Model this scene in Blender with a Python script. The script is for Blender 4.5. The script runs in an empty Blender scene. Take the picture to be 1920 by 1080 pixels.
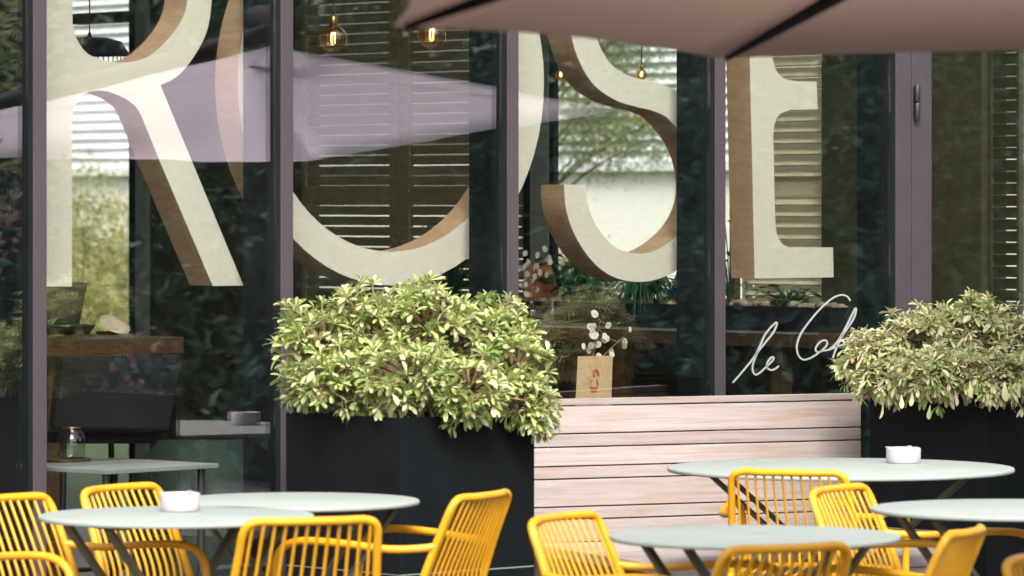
import bpy, math, random
from mathutils import Vector, Matrix

# ---------------------------------------------------------------- camera model
F = 8500.0                      # focal length in pixels of the 1920-wide photograph
CX, HY = 960.0, 390.0           # principal column and horizon row
_n = math.hypot(9490.0, 8500.0)
CA, SA = 9490.0 / _n, 8500.0 / _n
RGT = Vector((CA, -SA, 0)); FWD = Vector((SA, CA, 0)); UP = Vector((0, 0, 1))
BAY = 1.0173                    # mullion spacing in metres
Z0 = 14.54                      # depth of the first mullion
CAM_H = 1.58
X0 = (88 - CX) / F * Z0
CAM = -(RGT * X0 + FWD * Z0); CAM.z = CAM_H

scene = bpy.context.scene
cam_data = bpy.data.cameras.new("camera")
cam = bpy.data.objects.new("camera", cam_data)
scene.collection.objects.link(cam)
cam.location = CAM
cam.rotation_euler = (math.pi / 2, 0, -math.asin(SA))
cam_data.sensor_width = 36.0
cam_data.lens = F / 1920 * 36.0
cam_data.shift_y = -150.0 / 1920.0
cam_data.clip_start = 0.1
cam_data.clip_end = 400
cam_data.dof.use_dof = True
cam_data.dof.focus_distance = 16.6
cam_data.dof.aperture_fstop = 5.7
scene.camera = cam

# ---------------------------------------------------------------- light
SUN_EL, SUN_AZ = math.radians(45), Vector((-0.56, -0.83, 0)).normalized()
world = bpy.data.worlds.new("World"); scene.world = world; world.use_nodes = True
wn = world.node_tree
sky = wn.nodes.new("ShaderNodeTexSky"); sky.sky_type = 'NISHITA'; sky.sun_disc = False
sky.sun_elevation = SUN_EL
sky.sun_rotation = math.atan2(SUN_AZ.x, SUN_AZ.y)
sky.dust_density = 4.0; sky.ozone_density = 1.0; sky.air_density = 1.0
hsv = wn.nodes.new('ShaderNodeHueSaturation'); hsv.inputs['Saturation'].default_value = 0.4      # thin overcast greys the blue
wn.links.new(sky.outputs[0], hsv.inputs['Color']); wn.links.new(hsv.outputs[0], wn.nodes["Background"].inputs[0])
wn.nodes["Background"].inputs[1].default_value = 0.145
sd = bpy.data.lights.new("sun", 'SUN'); sd.energy = 1.5; sd.angle = math.radians(24); sd.color = (1.0, 0.94, 0.86)
so = bpy.data.objects.new("sun", sd); scene.collection.objects.link(so)
sundir = Vector((SUN_AZ.x * math.cos(SUN_EL), SUN_AZ.y * math.cos(SUN_EL), math.sin(SUN_EL)))
so.rotation_euler = sundir.to_track_quat('Z', 'Y').to_euler()
so.location = (-6, -10, 12)
vs = scene.view_settings
vs.view_transform = 'Standard'; vs.look = 'None'; vs.gamma = 1.0; vs.use_curve_mapping = False
vs.exposure = 1.42
cy = scene.cycles
cy.max_bounces = 8; cy.transparent_max_bounces = 24; cy.glossy_bounces = 4; cy.diffuse_bounces = 4
cy.caustics_reflective = False; cy.caustics_refractive = False
cy.sample_clamp_indirect = 4.0
try:
    cy.use_denoising = True; cy.denoiser = 'OPENIMAGEDENOISE'
except Exception: pass

# ---------------------------------------------------------------- pixel helpers (photo pixel -> place)
def at_z(x, y, z):      # at camera depth z
    return CAM + RGT * ((x - CX) / F * z) + FWD * z + UP * ((HY - y) / F * z)
def at_h(x, y, h):      # on the horizontal plane at height h
    return at_z(x, y, (CAM_H - h) * F / (y - HY))
def ray(x, y): return RGT * ((x - CX) / F) + FWD + UP * ((HY - y) / F)
def at_v(x, y, v):      # on a plane parallel to the facade
    d = ray(x, y); return CAM + d * ((v - CAM.y) / d.y)
def at_u(x, y, u):      # on a plane square to the facade
    d = ray(x, y); return CAM + d * ((u - CAM.x) / d.x)
def plan(X, z, h=0.0):  # camera-plan coordinates -> world
    p = CAM + RGT * X + FWD * z; p.z = h; return p
def pdir(a, b): return (RGT * a + FWD * b).normalized()
def mirror(p): return Vector((p[0], -p[1], p[2]))

# ---------------------------------------------------------------- scene helpers
COL = scene.collection
def tag(o, label=None, cat=None, group=None, kind=None):
    if label: o['label'] = label
    if cat: o['category'] = cat
    if group: o['group'] = group
    if kind: o['kind'] = kind
    return o
def thing(name, label, cat, loc=(0, 0, 0), rz=0.0, group=None):
    o = bpy.data.objects.new(name, None); COL.objects.link(o)
    o.location = loc; o.rotation_euler = (0, 0, rz); o.empty_display_size = 0.1
    return tag(o, label, cat, group)

class MB:
    def __init__(s): s.v = []; s.f = []; s.sm = []; s.col = []
    def add(s, vs_, fs, smooth=False, col=None):
        b = len(s.v); s.v += [tuple(p) for p in vs_]
        for f in fs: s.f.append(tuple(b + i for i in f)); s.sm.append(smooth); s.col.append(col)
        return s
    def box(s, x0, x1, y0, y1, z0, z1):
        p = [(x, y, z) for z in (z0, z1) for y in (y0, y1) for x in (x0, x1)]
        return s.add(p, [(0, 2, 3, 1), (4, 5, 7, 6), (0, 1, 5, 4), (2, 6, 7, 3), (0, 4, 6, 2), (1, 3, 7, 5)])
    def hexa(s, bottom, top):       # two quads of 4 points
        p = list(bottom) + list(top)
        return s.add(p, [(3, 2, 1, 0), (4, 5, 6, 7), (0, 1, 5, 4), (1, 2, 6, 5), (2, 3, 7, 6), (3, 0, 4, 7)])
    def bar(s, a, b, w, t, up=(0, 0, 1)):   # flat bar from a to b
        a = Vector(a); b = Vector(b); d = (b - a).normalized(); sx = d.cross(Vector(up))
        if sx.length < 1e-4: sx = d.cross(Vector((1, 0, 0)))
        sx.normalize(); n = sx.cross(d)
        q = lambda c: [c + sx * w / 2 + n * t / 2, c - sx * w / 2 + n * t / 2, c - sx * w / 2 - n * t / 2, c + sx * w / 2 - n * t / 2]
        return s.hexa(q(a), q(b))
    def tube(s, pts, r, seg=8, closed=False, caps=True):
        pts = [Vector(p) for p in pts]; n = len(pts); rings = []
        rr = r if isinstance(r, (list, tuple)) else [r] * n
        prev = None
        for i, p in enumerate(pts):
            if closed: d = pts[(i + 1) % n] - pts[i - 1]
            else: d = pts[min(i + 1, n - 1)] - pts[max(i - 1, 0)]
            d.normalize()
            if prev is None:
                a = d.orthogonal().normalized()
            else:
                a = prev - d * prev.dot(d)
                a = a.normalized() if a.length > 1e-6 else d.orthogonal().normalized()
            prev = a; b = d.cross(a)
            rings.append([p + (a * math.cos(t) + b * math.sin(t)) * rr[i] for t in [2 * math.pi * k / seg for k in range(seg)]])
        vv = [q for ring in rings for q in ring]; fs = []
        m = n if closed else n - 1
        off = 0
        if closed:
            best = min(range(seg), key=lambda k: (rings[0][k] - rings[-1][0]).length); off = best
        for i in range(m):
            j = (i + 1) % n; o = off if (closed and j == 0) else 0
            for k in range(seg):
                fs.append((i * seg + k, i * seg + (k + 1) % seg, j * seg + (k + 1 + o) % seg, j * seg + (k + o) % seg))
        s.add(vv, fs, True)
        if caps and not closed:
            s.add(rings[0], [tuple(range(seg))[::-1]]); s.add(rings[-1], [tuple(range(seg))])
        return s
    def lathe(s, prof, seg=32, c=(0, 0, 0), smooth=True):
        vv = []; fs = []
        for r, z in prof:
            for k in range(seg):
                t = 2 * math.pi * k / seg; vv.append((c[0] + r * math.cos(t), c[1] + r * math.sin(t), c[2] + z))
        for i in range(len(prof) - 1):
            for k in range(seg):
                fs.append((i * seg + k, i * seg + (k + 1) % seg, (i + 1) * seg + (k + 1) % seg, (i + 1) * seg + k))
        return s.add(vv, fs, smooth)
    def build(s, name, mat, parent=None, bevel=0.0, colors=False):
        me = bpy.data.meshes.new(name); me.from_pydata(s.v, [], s.f); me.update()
        me.polygons.foreach_set('use_smooth', s.sm)
        if colors:
            at = me.color_attributes.new('tint', 'FLOAT_COLOR', 'CORNER')
            dat = []
            for f, c in zip(s.f, s.col): dat += list(c or (0.5, 0.5, 0.5, 1)) * len(f)
            at.data.foreach_set('color', dat)
        if mat is not None: me.materials.append(mat)
        o = bpy.data.objects.new(name, me); COL.objects.link(o)
        if parent is not None: o.parent = parent
        if bevel > 0:
            b = o.modifiers.new('bevel', 'BEVEL'); b.width = bevel; b.segments = 2; b.limit_method = 'ANGLE'
        return o

def smooth_path(pts, n=6, closed=False):    # Catmull-Rom
    P = [Vector(p) for p in pts]; out = []; m = len(P)
    rng = range(m) if closed else range(m - 1)
    for i in rng:
        if closed: a, b, c, d = P[i - 1], P[i], P[(i + 1) % m], P[(i + 2) % m]
        else: a, b, c, d = P[max(i - 1, 0)], P[i], P[i + 1], P[min(i + 2, m - 1)]
        for k in range(n):
            t = k / n
            out.append(0.5 * ((2 * b) + (c - a) * t + (2 * a - 5 * b + 4 * c - d) * t * t + (3 * b - a - 3 * c + d) * t ** 3))
    if not closed: out.append(P[-1])
    return out

# ---------------------------------------------------------------- materials
def mat_new(name):
    m = bpy.data.materials.new(name); m.use_nodes = True
    return m, m.node_tree, m.node_tree.nodes, m.node_tree.nodes['Principled BSDF']
def ramp(nt, fac, cols, lo=0.3, hi=0.7):
    r = nt.nodes.new('ShaderNodeValToRGB'); el = r.color_ramp.elements
    while len(el) < len(cols): el.new(0.5)
    for i, c in enumerate(cols):
        el[i].position = lo + (hi - lo) * i / max(1, len(cols) - 1); el[i].color = (*c, 1)
    nt.links.new(fac, r.inputs[0]); return r.outputs[0]
def noise(nt, scale, detail=4, rough=0.6, vec=None, stretch=None):
    n = nt.nodes.new('ShaderNodeTexNoise'); n.inputs['Scale'].default_value = scale
    n.inputs['Detail'].default_value = detail; n.inputs['Roughness'].default_value = rough
    if vec is None:
        vec = nt.nodes.new('ShaderNodeTexCoord').outputs['Object']
    if stretch:
        mp = nt.nodes.new('ShaderNodeMapping'); mp.inputs['Scale'].default_value = stretch
        nt.links.new(vec, mp.inputs['Vector']); vec = mp.outputs[0]
    nt.links.new(vec, n.inputs['Vector']); return n.outputs['Fac']
def bump(nt, p, h, strength=0.2, dist=0.01):
    b = nt.nodes.new('ShaderNodeBump'); b.inputs['Strength'].default_value = strength; b.inputs['Distance'].default_value = dist
    nt.links.new(h, b.inputs['Height']); nt.links.new(b.outputs[0], p.inputs['Normal'])
def simple(name, cols, rough=0.6, scale=12, stretch=None, metal=0.0, bmp=0.0, spec=0.5, lo=0.3, hi=0.7):
    m, nt, nd, p = mat_new(name)
    if len(cols) == 1: cols = [tuple(c * 0.9 for c in cols[0]), tuple(min(1, c * 1.1) for c in cols[0])]
    f = noise(nt, scale, stretch=stretch)
    nt.links.new(ramp(nt, f, cols, lo, hi), p.inputs['Base Color'])
    p.inputs['Roughness'].default_value = rough; p.inputs['Metallic'].default_value = metal
    p.inputs['Specular IOR Level'].default_value = spec
    if bmp: bump(nt, p, noise(nt, scale * 3, stretch=stretch), bmp)
    return m
M = {}
M['mullion'] = simple('mullion_paint', [(0.047, 0.036, 0.041), (0.057, 0.044, 0.050)], 0.5, 5, bmp=0.03)
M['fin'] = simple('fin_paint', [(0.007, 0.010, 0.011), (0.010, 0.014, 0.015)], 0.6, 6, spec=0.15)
M['black_planter'] = simple('planter_paint', [(0.004, 0.0055, 0.0065), (0.0065, 0.008, 0.0095)], 0.6, 7, bmp=0.06, spec=0.1)
M['soil'] = simple('soil', [(0.02, 0.014, 0.01), (0.06, 0.042, 0.03)], 0.95, 40, bmp=0.5)
M['letter_face'] = simple('letter_face', [(0.64, 0.61, 0.52), (0.65, 0.62, 0.53)], 0.55, 3)
M['letter_side'] = simple('letter_side', [(0.38, 0.25, 0.15), (0.47, 0.32, 0.20)], 0.6, 9, stretch=(1, 1, 6))
M['yellow'] = simple('yellow_powder_coat', [(0.62, 0.29, 0.007), (0.71, 0.35, 0.012)], 0.36, 9, spec=0.45)
M['table_top'] = simple('table_top', [(0.275, 0.312, 0.285), (0.315, 0.352, 0.322)], 0.45, 6, spec=0.25)
for _m, _lo, _hi, _s in (('table_top', 0.48, 0.72, 5.0), ('yellow', 0.28, 0.52, 22.0)):
    _nt = M[_m].node_tree; _p = _nt.nodes['Principled BSDF']; _r = _nt.nodes.new('ShaderNodeMapRange'); _r.inputs['From Min'].default_value = 0.3; _r.inputs['From Max'].default_value = 0.7
    _r.inputs['To Min'].default_value = _lo; _r.inputs['To Max'].default_value = _hi
    _nt.links.new(noise(_nt, _s, 6, 0.7), _r.inputs['Value']); _nt.links.new(_r.outputs[0], _p.inputs['Roughness'])
M['table_leg'] = simple('table_leg', [(0.055, 0.06, 0.04), (0.075, 0.08, 0.055)], 0.5, 9)
M['ceramic'] = simple('white_ceramic', [(0.44, 0.415, 0.43), (0.48, 0.45, 0.465)], 0.25, 4)
M['wood_dark'] = simple('dark_wood', [(0.06, 0.034, 0.016), (0.11, 0.065, 0.03)], 0.5, 6, stretch=(1, 1, 8))
M['wood_counter'] = simple('counter_wood', [(0.06, 0.03, 0.012), (0.11, 0.058, 0.024)], 0.45, 5, stretch=(2, 2, 14))
M['shutter'] = simple('shutter_wood', [(0.27, 0.22, 0.125), (0.36, 0.30, 0.175)], 0.55, 5, stretch=(1, 1, 10))
M['shutter_pale'] = simple('pale_shutter', [(0.76, 0.69, 0.46), (0.82, 0.76, 0.54)], 0.55, 5, stretch=(1, 1, 10))
M['panel_olive'] = simple('olive_panel', [(0.045, 0.042, 0.022), (0.07, 0.064, 0.034)], 0.5, 3, stretch=(1, 1, 5))
M['post_grey'] = simple('grey_post', [(0.24, 0.27, 0.255), (0.29, 0.32, 0.305)], 0.5, 4)
M['slate'] = simple('slate_top', [(0.10, 0.115, 0.105), (0.13, 0.145, 0.135)], 0.5, 6)
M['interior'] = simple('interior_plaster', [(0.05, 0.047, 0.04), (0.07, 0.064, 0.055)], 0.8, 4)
M['ceiling'] = simple('ceiling_plaster', [(0.52, 0.50, 0.45), (0.58, 0.56, 0.5)], 0.8, 3)
M['wall_in'] = simple('inner_wall', [(0.34, 0.31, 0.25), (0.40, 0.37, 0.3)], 0.8, 3)
M['floor_in'] = simple('interior_floor', [(0.22, 0.16, 0.11), (0.32, 0.24, 0.165)], 0.4, 3, stretch=(1, 8, 1))
M['black_fabric'] = simple('black_fabric', [(0.006, 0.007, 0.009), (0.012, 0.013, 0.016)], 0.85, 60, bmp=0.15)
M['green_fabric'] = simple('green_fabric', [(0.004, 0.016, 0.012), (0.008, 0.03, 0.022)], 0.7, 40, bmp=0.1)
M['black_metal'] = simple('black_metal', [(0.012, 0.012, 0.014), (0.02, 0.02, 0.022)], 0.4, 8)
M['pave'] = simple('paving_stone', [(0.075, 0.075, 0.072), (0.12, 0.118, 0.11)], 0.8, 2.5, bmp=0.15)
M['grass'] = simple('lawn', [(0.03, 0.055, 0.018), (0.055, 0.085, 0.03)], 0.9, 3, bmp=0.3)
M['cream_wall'] = simple('cream_wall', [(0.80, 0.78, 0.69), (0.84, 0.82, 0.74)], 0.8, 0.7)
M['siding'] = simple('white_siding', [(0.74, 0.76, 0.75), (0.80, 0.81, 0.80)], 0.6, 1.2)
M['roofing'] = simple('building_paint', [(0.10, 0.09, 0.09), (0.13, 0.12, 0.12)], 0.6, 2)
M['bark'] = simple('bark', [(0.04, 0.028, 0.018), (0.09, 0.065, 0.045)], 0.9, 14, stretch=(3, 3, 0.6), bmp=0.5)
M['stem_brown'] = simple('shrub_stem', [(0.20, 0.13, 0.07), (0.32, 0.21, 0.12)], 0.8, 30)
M['canopy_pole'] = simple('dark_rib_metal', [(0.006, 0.007, 0.010), (0.010, 0.011, 0.015)], 0.65, 6, spec=0.15)
M['kraft'] = simple('kraft_paper', [(0.50, 0.36, 0.20), (0.56, 0.42, 0.25)], 0.8, 30)
M['red_ink'] = simple('red_ink', [(0.42, 0.06, 0.03), (0.5, 0.09, 0.05)], 0.8, 40)
M['script_white'] = simple('white_vinyl', [(0.29, 0.33, 0.30), (0.33, 0.37, 0.34)], 0.5, 5)
M['orange_board'] = simple('orange_board', [(0.30, 0.15, 0.035), (0.50, 0.17, 0.045)], 0.45, 3.5, stretch=(0.2, 0.2, 2.2))
M['pebble'] = simple('pebble', [(0.26, 0.2, 0.13), (0.5, 0.42, 0.3)], 0.7, 12)
M['petal'] = simple('honesty_seed_disc', [(0.62, 0.60, 0.48), (0.72, 0.70, 0.6)], 0.6, 30)
M['plate'] = simple('cream_plate', [(0.62, 0.52, 0.36), (0.72, 0.62, 0.46)], 0.4, 14)
M['dark_dish'] = simple('dark_dish', [(0.01, 0.02, 0.018), (0.02, 0.034, 0.03)], 0.35, 10)
M['basket'] = simple('dark_weave', [(0.01, 0.012, 0.008), (0.06, 0.055, 0.035)], 0.8, 55)
M['brass'] = simple('brass', [(0.35, 0.22, 0.07), (0.45, 0.29, 0.1)], 0.3, 9, metal=1.0)

def bench_wood():
    m, nt, nd, p = mat_new('weathered_bench_wood')
    oi = nd.new('ShaderNodeObjectInfo'); tc = nd.new('ShaderNodeTexCoord')
    add = nd.new('ShaderNodeVectorMath'); add.operation = 'ADD'
    sc = nd.new('ShaderNodeVectorMath'); sc.operation = 'SCALE'; sc.inputs[3].default_value = 17.0
    cmb = nd.new('ShaderNodeCombineXYZ'); nt.links.new(oi.outputs['Random'], cmb.inputs[0]); nt.links.new(oi.outputs['Random'], cmb.inputs[2])
    nt.links.new(cmb.outputs[0], sc.inputs[0]); nt.links.new(tc.outputs['Object'], add.inputs[0]); nt.links.new(sc.outputs[0], add.inputs[1])
    f1 = noise(nt, 5, 6, 0.65, add.outputs[0], (0.6, 3, 14))
    f2 = noise(nt, 2.6, 5, 0.65, add.outputs[0], (1, 1, 3))
    c1 = ramp(nt, f1, [(0.265, 0.215, 0.195), (0.33, 0.288, 0.272), (0.365, 0.335, 0.33)], 0.33, 0.67)
    c2 = ramp(nt, f2, [(0.97, 0.82, 0.73), (1.0, 0.95, 0.93), (1.0, 1.0, 1.0)], 0.36, 0.62)
    mx = nd.new('ShaderNodeMix'); mx.data_type = 'RGBA'; mx.blend_type = 'MULTIPLY'; mx.inputs[0].default_value = 0.8
    nt.links.new(c1, mx.inputs[6]); nt.links.new(c2, mx.inputs[7]); nt.links.new(mx.outputs[2], p.inputs['Base Color'])
    hv = nd.new('ShaderNodeHueSaturation'); vr = nd.new('ShaderNodeMapRange'); vr.inputs['To Min'].default_value = 0.86; vr.inputs['To Max'].default_value = 1.08
    nt.links.new(oi.outputs['Random'], vr.inputs['Value']); nt.links.new(vr.outputs[0], hv.inputs['Value']); nt.links.new(mx.outputs[2], hv.inputs['Color']); nt.links.new(hv.outputs[0], p.inputs['Base Color'])
    p.inputs['Roughness'].default_value = 0.7; bump(nt, p, f1, 0.12)
    return m
M['bench'] = bench_wood()

def glass(name, refl, tint, gl=(0.97, 0.92, 0.98), wav=0.0, rough=0.0):
    m, nt, nd, p = mat_new(name); nd.remove(p); out = nd['Material Output']
    tr = nd.new('ShaderNodeBsdfTransparent'); tr.inputs[0].default_value = (*tint, 1)
    g = nd.new('ShaderNodeBsdfGlossy'); g.inputs['Roughness'].default_value = rough; g.inputs['Color'].default_value = (*gl, 1)
    mx = nd.new('ShaderNodeMixShader')
    lw = nd.new('ShaderNodeLayerWeight'); lw.inputs[0].default_value = 0.5
    pw = nd.new('ShaderNodeMath'); pw.operation = 'POWER'; pw.inputs[1].default_value = 5.0
    nt.links.new(lw.outputs['Facing'], pw.inputs[0])
    mr = nd.new('ShaderNodeMapRange'); mr.inputs['To Min'].default_value = refl; mr.inputs['To Max'].default_value = 1.0
    nt.links.new(pw.outputs[0], mr.inputs['Value']); nt.links.new(mr.outputs[0], mx.inputs[0])
    if wav:
        n1 = noise(nt, 2.2, 2, 0.5, stretch=(1, 1, 2.2))
        b = nd.new('ShaderNodeBump'); b.inputs['Strength'].default_value = 1.0; b.inputs['Distance'].default_value = wav
        nt.links.new(n1, b.inputs['Height']); nt.links.new(b.outputs[0], g.inputs['Normal'])
    nt.links.new(tr.outputs[0], mx.inputs[1]); nt.links.new(g.outputs[0], mx.inputs[2]); nt.links.new(mx.outputs[0], out.inputs[0])
    return m
M['glass'] = glass('facade_glass', 0.165, (0.98, 0.99, 0.975), wav=0.00022)
M['pane'] = glass('clear_pane', 0.03, (0.99, 0.995, 0.99))
M['bottle'] = glass('bottle_glass', 0.10, (0.78, 0.84, 0.80))
M['bulb_glass'] = glass('bulb_glass', 0.22, (0.98, 0.74, 0.46), gl=(1, 0.92, 0.8))

def emit(name, col, s):
    m, nt, nd, p = mat_new(name); p.inputs['Emission Color'].default_value = (*col, 1); p.inputs['Emission Strength'].default_value = s
    p.inputs['Base Color'].default_value = (*col, 1); return m
M['filament'] = emit('filament', (1.0, 0.42, 0.11), 14.0)

def fabric(name, cols, trans, tcol):
    m, nt, nd, p = mat_new(name); out = nd['Material Output']
    f = noise(nt, 3, 8, 0.7); bump(nt, p, noise(nt, 260, 2), 0.15, 0.002); nt.links.new(ramp(nt, f, cols), p.inputs['Base Color']); p.inputs['Roughness'].default_value = 0.85
    p.inputs['Specular IOR Level'].default_value = 0.1
    t = nd.new('ShaderNodeBsdfTranslucent'); t.inputs[0].default_value = (*tcol, 1)
    mx = nd.new('ShaderNodeMixShader'); mx.inputs[0].default_value = trans
    nt.links.new(p.outputs[0], mx.inputs[1]); nt.links.new(t.outputs[0], mx.inputs[2]); nt.links.new(mx.outputs[0], out.inputs[0])
    return m
M['canopy_taupe'] = fabric('taupe_canopy', [(0.38, 0.31, 0.28), (0.42, 0.345, 0.315)], 0.52, (0.62, 0.485, 0.43))
M['canopy_pale'] = fabric('pale_canopy', [(0.80, 0.77, 0.80), (0.84, 0.81, 0.85)], 0.66, (0.93, 0.89, 0.94))

def leaf_mat(name, cols, trans=0.3, tcol=(0.35, 0.45, 0.1), rough=0.5, obj_random=False):
    m, nt, nd, p = mat_new(name); out = nd['Material Output']
    if obj_random:
        f = nd.new('ShaderNodeObjectInfo').outputs['Random']
    else:
        a = nd.new('ShaderNodeVertexColor'); a.layer_name = 'tint'
        s = nd.new('ShaderNodeSeparateColor'); nt.links.new(a.outputs[0], s.inputs[0]); f = s.outputs[0]
    c = ramp(nt, f, cols, 0.0, 1.0); nt.links.new(c, p.inputs['Base Color']); p.inputs['Roughness'].default_value = rough
    p.inputs['Specular IOR Level'].default_value = 0.35
    t = nd.new('ShaderNodeBsdfTranslucent'); nt.links.new(c, t.inputs[0])
    mx = nd.new('ShaderNodeMixShader'); mx.inputs[0].default_value = trans
    nt.links.new(p.outputs[0], mx.inputs[1]); nt.links.new(t.outputs[0], mx.inputs[2]); nt.links.new(mx.outputs[0], out.inputs[0])
    return m
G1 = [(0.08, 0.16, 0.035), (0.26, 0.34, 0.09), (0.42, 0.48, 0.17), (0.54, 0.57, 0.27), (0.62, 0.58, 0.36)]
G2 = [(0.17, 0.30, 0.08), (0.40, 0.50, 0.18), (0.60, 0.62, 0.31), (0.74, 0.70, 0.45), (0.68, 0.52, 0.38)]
M['leaf_a'] = leaf_mat('shrub_leaf', G1); M['leaf_a_o'] = leaf_mat('shrub_leaf_single', G1, obj_random=True)
M['leaf_b'] = leaf_mat('dry_shrub_leaf', G2, 0.25); M['leaf_b_o'] = leaf_mat('dry_shrub_leaf_single', G2, 0.25, obj_random=True)
M['leaf_dark'] = leaf_mat('dark_tree_leaf', [(0.008, 0.032, 0.023), (0.03, 0.088, 0.066), (0.13, 0.26, 0.20)], 0.2, rough=0.75)
M['leaf_pot'] = leaf_mat('house_plant_leaf', [(0.01, 0.05, 0.016), (0.03, 0.11, 0.035), (0.05, 0.16, 0.06)], 0.25)
M['leaf_light'] = leaf_mat('light_tree_leaf', [(0.16, 0.21, 0.08), (0.30, 0.35, 0.15), (0.46, 0.47, 0.24)], 0.45)
M['leaf_yellow'] = leaf_mat('bush_leaf', [(0.16, 0.22, 0.07), (0.32, 0.36, 0.12), (0.52, 0.50, 0.19), (0.6, 0.40, 0.2)], 0.45)
M['leaf_pink'] = leaf_mat('pink_blossom', [(0.03, 0.07, 0.03), (0.10, 0.10, 0.05), (0.6, 0.25, 0.3)], 0.3)
# ================================================================ ground
tag(MB().add([(-150, -150, -0.02), (150, -150, -0.02), (150, 150, -0.02), (-150, 150, -0.02)], [(0, 1, 2, 3)]).build('ground', M['grass']), kind='structure')
tag(MB().box(-16, 14, -18, 0.0, -0.015, 0.0).build('terrace_paving', M['pave']), kind='structure')

# ================================================================ cafe building
U1 = 4.947
GV0, GV1 = 0.03, 0.042          # glass thickness range
CW = 0.053                      # mullion width
TOP = 4.2
bld = thing('cafe_building', 'cafe building with purple-grey framed glass front and dark interior', 'building')
def VV(x): return at_u(x, 390, U1).y
def HU(x, y, u=None): return at_u(x, y, U1 if u is None else u).z
def UU(x, v=0.0): return at_v(x, 390, v).x
BL, BR, BB = -3 * BAY - CW, U1 + 0.16, 7.2
MB().box(BL, BR, 0.02, BB, -0.01, 0.02).build('floor_slab', M['floor_in'], bld)
MB().box(BL, BR, 0.06, BB, TOP, TOP + 0.12).build('ceiling', M['ceiling'], bld)
MB().box(BL - 0.02, BR, BB, BB + 0.15, 0, TOP + 0.12).build('rear_wall', M['wall_in'], bld)
MB().box(BL - 0.15, BL - 0.003, 0.06, BB - 0.003, 0, TOP + 0.12).build('end_wall', M['wall_in'], bld)
MB().box(BL - 0.18, BR + 0.03, -0.02, BB + 0.18, TOP + 0.123, TOP + 0.9).build('parapet', M['roofing'], bld)
MB().box(BL, BR, 0.004, 0.056, TOP - 0.10, TOP + 0.12).build('head_beam', M['mullion'], bld)
MB().box(BL, BR, 0.004, 0.10, 0.02, 0.10).build('sill_beam', M['mullion'], bld)
def mullion(u1, w=CW, cap=True):
    m = MB().box(u1 - w, u1, 0.0, GV0 - 0.001, 0.0, TOP + 0.02).build('mullion', M['mullion'], bld, bevel=0.002)
    MB().box(u1 - w + 0.001, u1 - 0.004, GV1 + 0.001, 0.205, 0.101, TOP - 0.101).build('inner_fin', M['fin'], m)
    MB().box(u1 - w - 0.0016, u1 - w - 0.0002, 0.003, GV0 - 0.0015, 0.101, TOP - 0.101).build('shade_strip', M['fin'], m)  # thin black strip, paints the cap's left side as if in shade
    return m
random.seed(4)
for k in range(-3, 4): mullion(k * BAY)
# door jamb and door leaf stile with hinge
ju0, ju1, du0, du1 = UU(1680), UU(1709.3), UU(1710.8), UU(1747)
jamb = MB().box(ju0, ju1, 0.0, GV0 - 0.001, 0.0, TOP + 0.02).build('door_jamb', M['mullion'], bld, bevel=0.002)
MB().box(ju0 + 0.001, ju1 - 0.004, GV1 + 0.001, 0.205, 0.101, TOP - 0.101).build('inner_fin', M['fin'], jamb)
MB().box(ju0 - 0.0016, ju0 - 0.0002, 0.003, GV0 - 0.0015, 0.101, TOP - 0.101).build('shade_strip', M['fin'], jamb)  # same painted shade on the left side of the jamb
door = MB().box(du0, du1, 0.0, GV1 + 0.02, 0.03, TOP - 0.12).build('door_stile', M['mullion'], bld, bevel=0.002)
hz1, hz0 = at_v(1715, 160, 0).z, at_v(1715, 225, 0).z
hc = UU(1715); hm = (hz0 + hz1) / 2
for a, b in ((hz0, hm - 0.002), (hm + 0.002, hz1)):
    MB().tube([(hc, -0.014, a), (hc, -0.014, a + 0.004), (hc, -0.014, b - 0.004), (hc, -0.014, b)], [0.011, 0.0125, 0.0125, 0.011], 12).build('hinge_knuckle', M['black_metal'], door)
MB().box(hc - 0.009, hc + 0.009, -0.004, -0.0005, hz0 + 0.01, hz1 - 0.01).build('hinge_leaf', M['black_metal'], door)
# glass panes: tiny differences of plumb between panes
tilts = {-3: (0, 0), -2: (0, 0), -1: (0.05, 0.10), 0: (0.0, -0.03), 1: (0.02, 0.02), 2: (-0.03, 0.03), 3: (0.06, -0.10), 4: (-0.04, 0.05)}
for k in range(-3, 5):
    a = k * BAY + 0.001 if k < 4 else du1 - 0.01
    b = (k + 1) * BAY - CW - 0.001 if k < 3 else (ju0 - 0.001 if k == 3 else BR - 0.02)
    c = (a + b) / 2
    a -= 0.006; b += 0.006
    o = MB().box(a - c, b - c, -0.006, 0.006, -(TOP - 0.21) / 2, (TOP - 0.21) / 2).build('glass_pane', M['glass'], bld)
    o.location = (c, (GV0 + GV1) / 2, (TOP + 0.01) / 2)
    o.rotation_euler = (math.radians(tilts[k][0]), 0, math.radians(tilts[k][1]))
MB().box(BR - 0.02, BR + 0.03, -0.001, 0.15, 0, TOP + 0.12).build('corner_post', M['mullion'], bld)

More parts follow.
